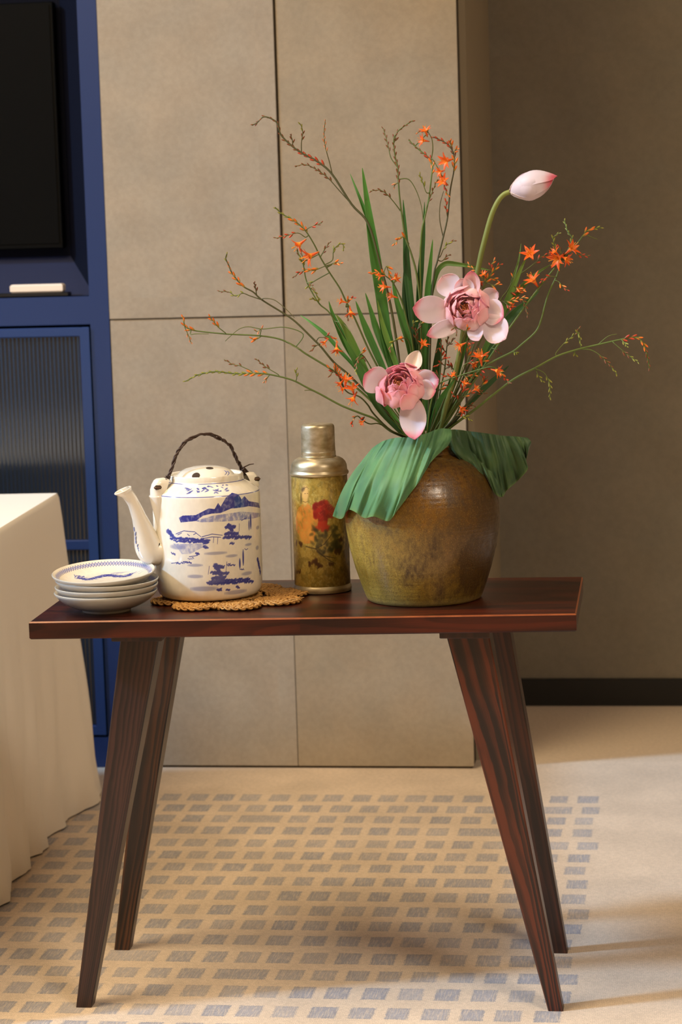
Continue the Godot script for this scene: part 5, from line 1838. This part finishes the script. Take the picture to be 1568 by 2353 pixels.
	spray("longest montbretia stem at the upper right, its tip curving out over the dark wall", -0.01, [1381, 523, 1362, 526, 1348, 532, 1332, 553, 1318, 570, 1292, 603, 1279, 636, 1262, 672, 1252, 705, 1245, 732, 1232, 762, 1199, 792, 1179, 808, 1139, 828, 1105, 850, 1060, 900, 1005, 1000], "og",
		[["rrb", 1318, 570, 1325, 582, 1334, 586, 1355, 589], ["bbr", 1292, 600, 1290, 580, 1285, 566], ["r", 1275, 636, 1262, 636, 1244, 646], ["or", 1285, 648, 1292, 656, 1303, 666], ["g", 1179, 808, 1186, 811, 1191, 812], ["", 1345, 538, 1360, 545, 1374, 550]], [[1312, 573, 0.5, -0.4, 1.35], [1284, 593, -0.3, 0.2, 1.55], [1300, 594, 0.6, 0.3, 1.1], [1228, 647, -0.2, -0.3, 1.4], [1278, 580, -0.5, -0.6, 0.9]], 0.15, 1.2)
	spray("montbretia stem with a red-orange flower right of the upper lotus, against the dark wall", -0.02, [1262, 585, 1252, 588, 1242, 592, 1232, 603, 1206, 623, 1186, 636, 1166, 669, 1149, 692, 1110, 770, 1060, 880, 1004, 1000], "rr",
		[["ro", 1166, 671, 1185, 672, 1203, 668], ["oo", 1150, 694, 1180, 690, 1208, 683], ["b", 1200, 690, 1208, 704, 1213, 726], ["o", 1178, 650, 1180, 642, 1180, 634], ["r", 1166, 700, 1172, 706, 1178, 700], ["o", 1186, 660, 1194, 664, 1204, 666]], [[1220, 586, -0.1, -0.3, 1.4], [1192, 666, 0.3, -0.1, 0.7], [1174, 706, 0.2, -0.7, 0.75]], 0.5)
	spray("green montbretia tip standing up behind the orange cluster at the right", -0.03, [1298, 508, 1302, 522, 1306, 534, 1315, 550, 1300, 585, 1262, 632, 1210, 700, 1140, 800, 1010, 1000], "ggg", [["g", 1280, 580, 1272, 548, 1285, 536]], [], 0.0)
	spray("montbretia stem with orange buds along the pale horizontal leaf above the upper lotus", 0.02, [1150, 608, 1142, 614, 1136, 622, 1122, 640, 1112, 664, 1098, 720, 1050, 860, 1000, 1000], "oor",
		[["ro", 1134, 626, 1128, 612, 1136, 600], ["oo", 1122, 640, 1132, 640, 1142, 643], ["o", 1116, 654, 1112, 640, 1106, 626], ["r", 1112, 664, 1104, 652, 1098, 644], ["o", 1120, 650, 1136, 656, 1150, 652], ["o", 1100, 625, 1085, 616, 1075, 606]], [[1114, 632, -0.3, -0.5, 0.7], [1104, 648, -0.6, 0.0, 0.6]], 0.3)
	spray("long montbretia stem reaching far right, its thin rusty tip bending down", 0.03, [1494, 848, 1490, 830, 1487, 812, 1477, 786, 1461, 775, 1428, 780, 1375, 792, 1332, 802, 1282, 818, 1232, 845, 1182, 871, 1133, 908, 1096, 938, 1010, 1004], "roobb",
		[["gb", 1278, 812, 1298, 788, 1325, 765, 1332, 752], ["g", 1328, 764, 1333, 774, 1335, 790], ["", 1375, 792, 1398, 773, 1418, 768], ["gg", 1428, 780, 1436, 788, 1441, 796], ["bgg", 1411, 788, 1431, 805, 1451, 821, 1467, 832], ["bbg", 1335, 802, 1361, 805, 1385, 821, 1405, 842, 1419, 861], ["ggg", 1232, 848, 1252, 858, 1264, 884, 1264, 918], ["g", 1232, 850, 1238, 864, 1247, 876], ["g", 1320, 806, 1322, 812, 1324, 818]], [], 0.1, 1.3)
	spray("montbretia stem arching above the jar's right side, ending in a row of orange buds", 0.12, [1173, 881, 1161, 869, 1148, 853, 1128, 843, 1083, 855, 1041, 869, 1007, 885, 990, 930, 980, 1010], "oorb",
		[["bb", 1010, 880, 1000, 872, 984, 868, 970, 870], ["rr", 1041, 869, 1030, 864, 1018, 862], ["", 1060, 862, 1066, 840, 1085, 830]], [[1141, 852, 0.4, 0.1, 1.0]], 0.0, 0.9)
	spray("montbretia stem with a bright orange bell under the upper lotus, pointing right", 0.10, [1106, 806, 1104, 822, 1098, 840, 1080, 880, 1050, 930, 1000, 1005], "", [["o", 1106, 832, 1116, 826, 1120, 822], ["r", 1098, 845, 1110, 850, 1122, 846]], [[1105, 824, -0.1, -0.9, 1.35]], 0.3)
	spray("montbretia stem with orange bells hanging below the centre of the upper lotus", 0.12, [1076, 752, 1070, 765, 1064, 780, 1060, 800, 1048, 850, 1020, 920, 985, 1005], "o", [["br", 1062, 790, 1074, 786, 1086, 790], ["b", 1046, 752, 1050, 760, 1048, 772]], [[1060, 793, -0.7, 0.3, 0.95]], 0.5)
	spray("reddish tangle of montbretia buds at the lower right above the jar rim", 0.08, [1072, 872, 1064, 890, 1060, 910, 1056, 935, 1040, 965, 1000, 1008], "rrrb",
		[["rro", 1062, 905, 1072, 890, 1080, 880], ["rr", 1058, 925, 1046, 910, 1038, 905], ["or", 1060, 915, 1078, 905, 1092, 898], ["rb", 1050, 948, 1066, 944, 1080, 938], ["r", 1056, 935, 1064, 940, 1064, 950], ["gg", 1050, 955, 1072, 958, 1084, 968]], [[1092, 895, 0.5, -0.3, 0.75], [1068, 884, 0.2, -0.6, 0.75], [1061, 938, 0.3, 0.3, 0.7]], 0.7)
	spray("dark brown montbretia stalks massed at the right of the jar mouth", 0.04, [1118, 866, 1104, 890, 1080, 920, 1050, 960, 1005, 1008], "rb", [["or", 1104, 890, 1112, 876, 1108, 862], ["b", 1090, 908, 1104, 902, 1116, 904], ["b", 1070, 935, 1082, 930, 1094, 934]], [], 0.8)
	spray("brown montbretia stalk with bare curled twigs in the middle of the bouquet", 0.05, [1030, 772, 1026, 810, 1022, 850, 1012, 900, 992, 1005], "bb", [["b", 1026, 810, 1014, 800, 1004, 806], ["r", 1024, 840, 1012, 836, 1002, 842], ["b", 1022, 850, 1032, 842, 1040, 848], ["bb", 1028, 795, 1038, 786, 1044, 776]], [], 0.7)
	spray("olive montbretia stalk rising behind the upper lotus's lowest petal", 0.04, [1092, 786, 1080, 820, 1062, 860, 1038, 920, 998, 1006], "", [["b", 1080, 820, 1090, 812, 1098, 800], ["o", 1062, 862, 1078, 866, 1092, 862]], [], 0.2, 1.3)
	spray("second olive montbretia stalk, close left of the first and half hidden by buds", 0.03, [1062, 776, 1052, 820, 1040, 866, 1022, 920, 994, 1006], "", [["r", 1044, 850, 1036, 842, 1030, 832]], [], 0.2, 1.4)
	spray("slender green montbretia stem hanging below the two bright flowers by the wall seam", 0.05, [682, 574, 690, 592, 697, 607, 703, 640, 712, 662, 734, 698, 760, 722, 800, 790, 870, 900, 946, 1002], "gb", [["b", 705, 648, 716, 656, 724, 670], ["g", 736, 700, 728, 690, 714, 686], ["", 770, 738, 790, 745, 806, 762]], [], 0.1, 0.8)
	spray("rust-budded montbretia stalk standing straight between the two lotus flowers", 0.07, [1014, 786, 1015, 810, 1012, 850, 1006, 900, 998, 950, 986, 1006], "rrb", [["r", 1014, 830, 1022, 820, 1030, 822], ["b", 1010, 866, 1000, 856, 994, 858], ["or", 1006, 900, 1018, 888, 1026, 884]], [], 0.65, 0.8)
	spray("montbretia stalk with scattered orange buds right below the upper lotus", 0.07, [1078, 796, 1072, 830, 1062, 862, 1044, 905, 1018, 958, 990, 1006], "oo", [["ro", 1070, 838, 1080, 832, 1092, 834], ["r", 1056, 880, 1046, 870, 1042, 860], ["b", 1040, 912, 1054, 908, 1066, 912]], [[1088, 838, 0.5, 0.2, 0.6], [1044, 862, -0.4, -0.4, 0.6]], 0.4, 0.9)
	spray("pale green montbretia stem curving out low on the right to a bud curl", 0.05, [1147, 770, 1138, 790, 1122, 812, 1098, 850, 1060, 905, 1004, 1004], "gb", [["b", 1130, 800, 1142, 804, 1150, 812], ["o", 1108, 834, 1100, 820, 1096, 812]], [], 0.0, 0.8)
	build_lotus()
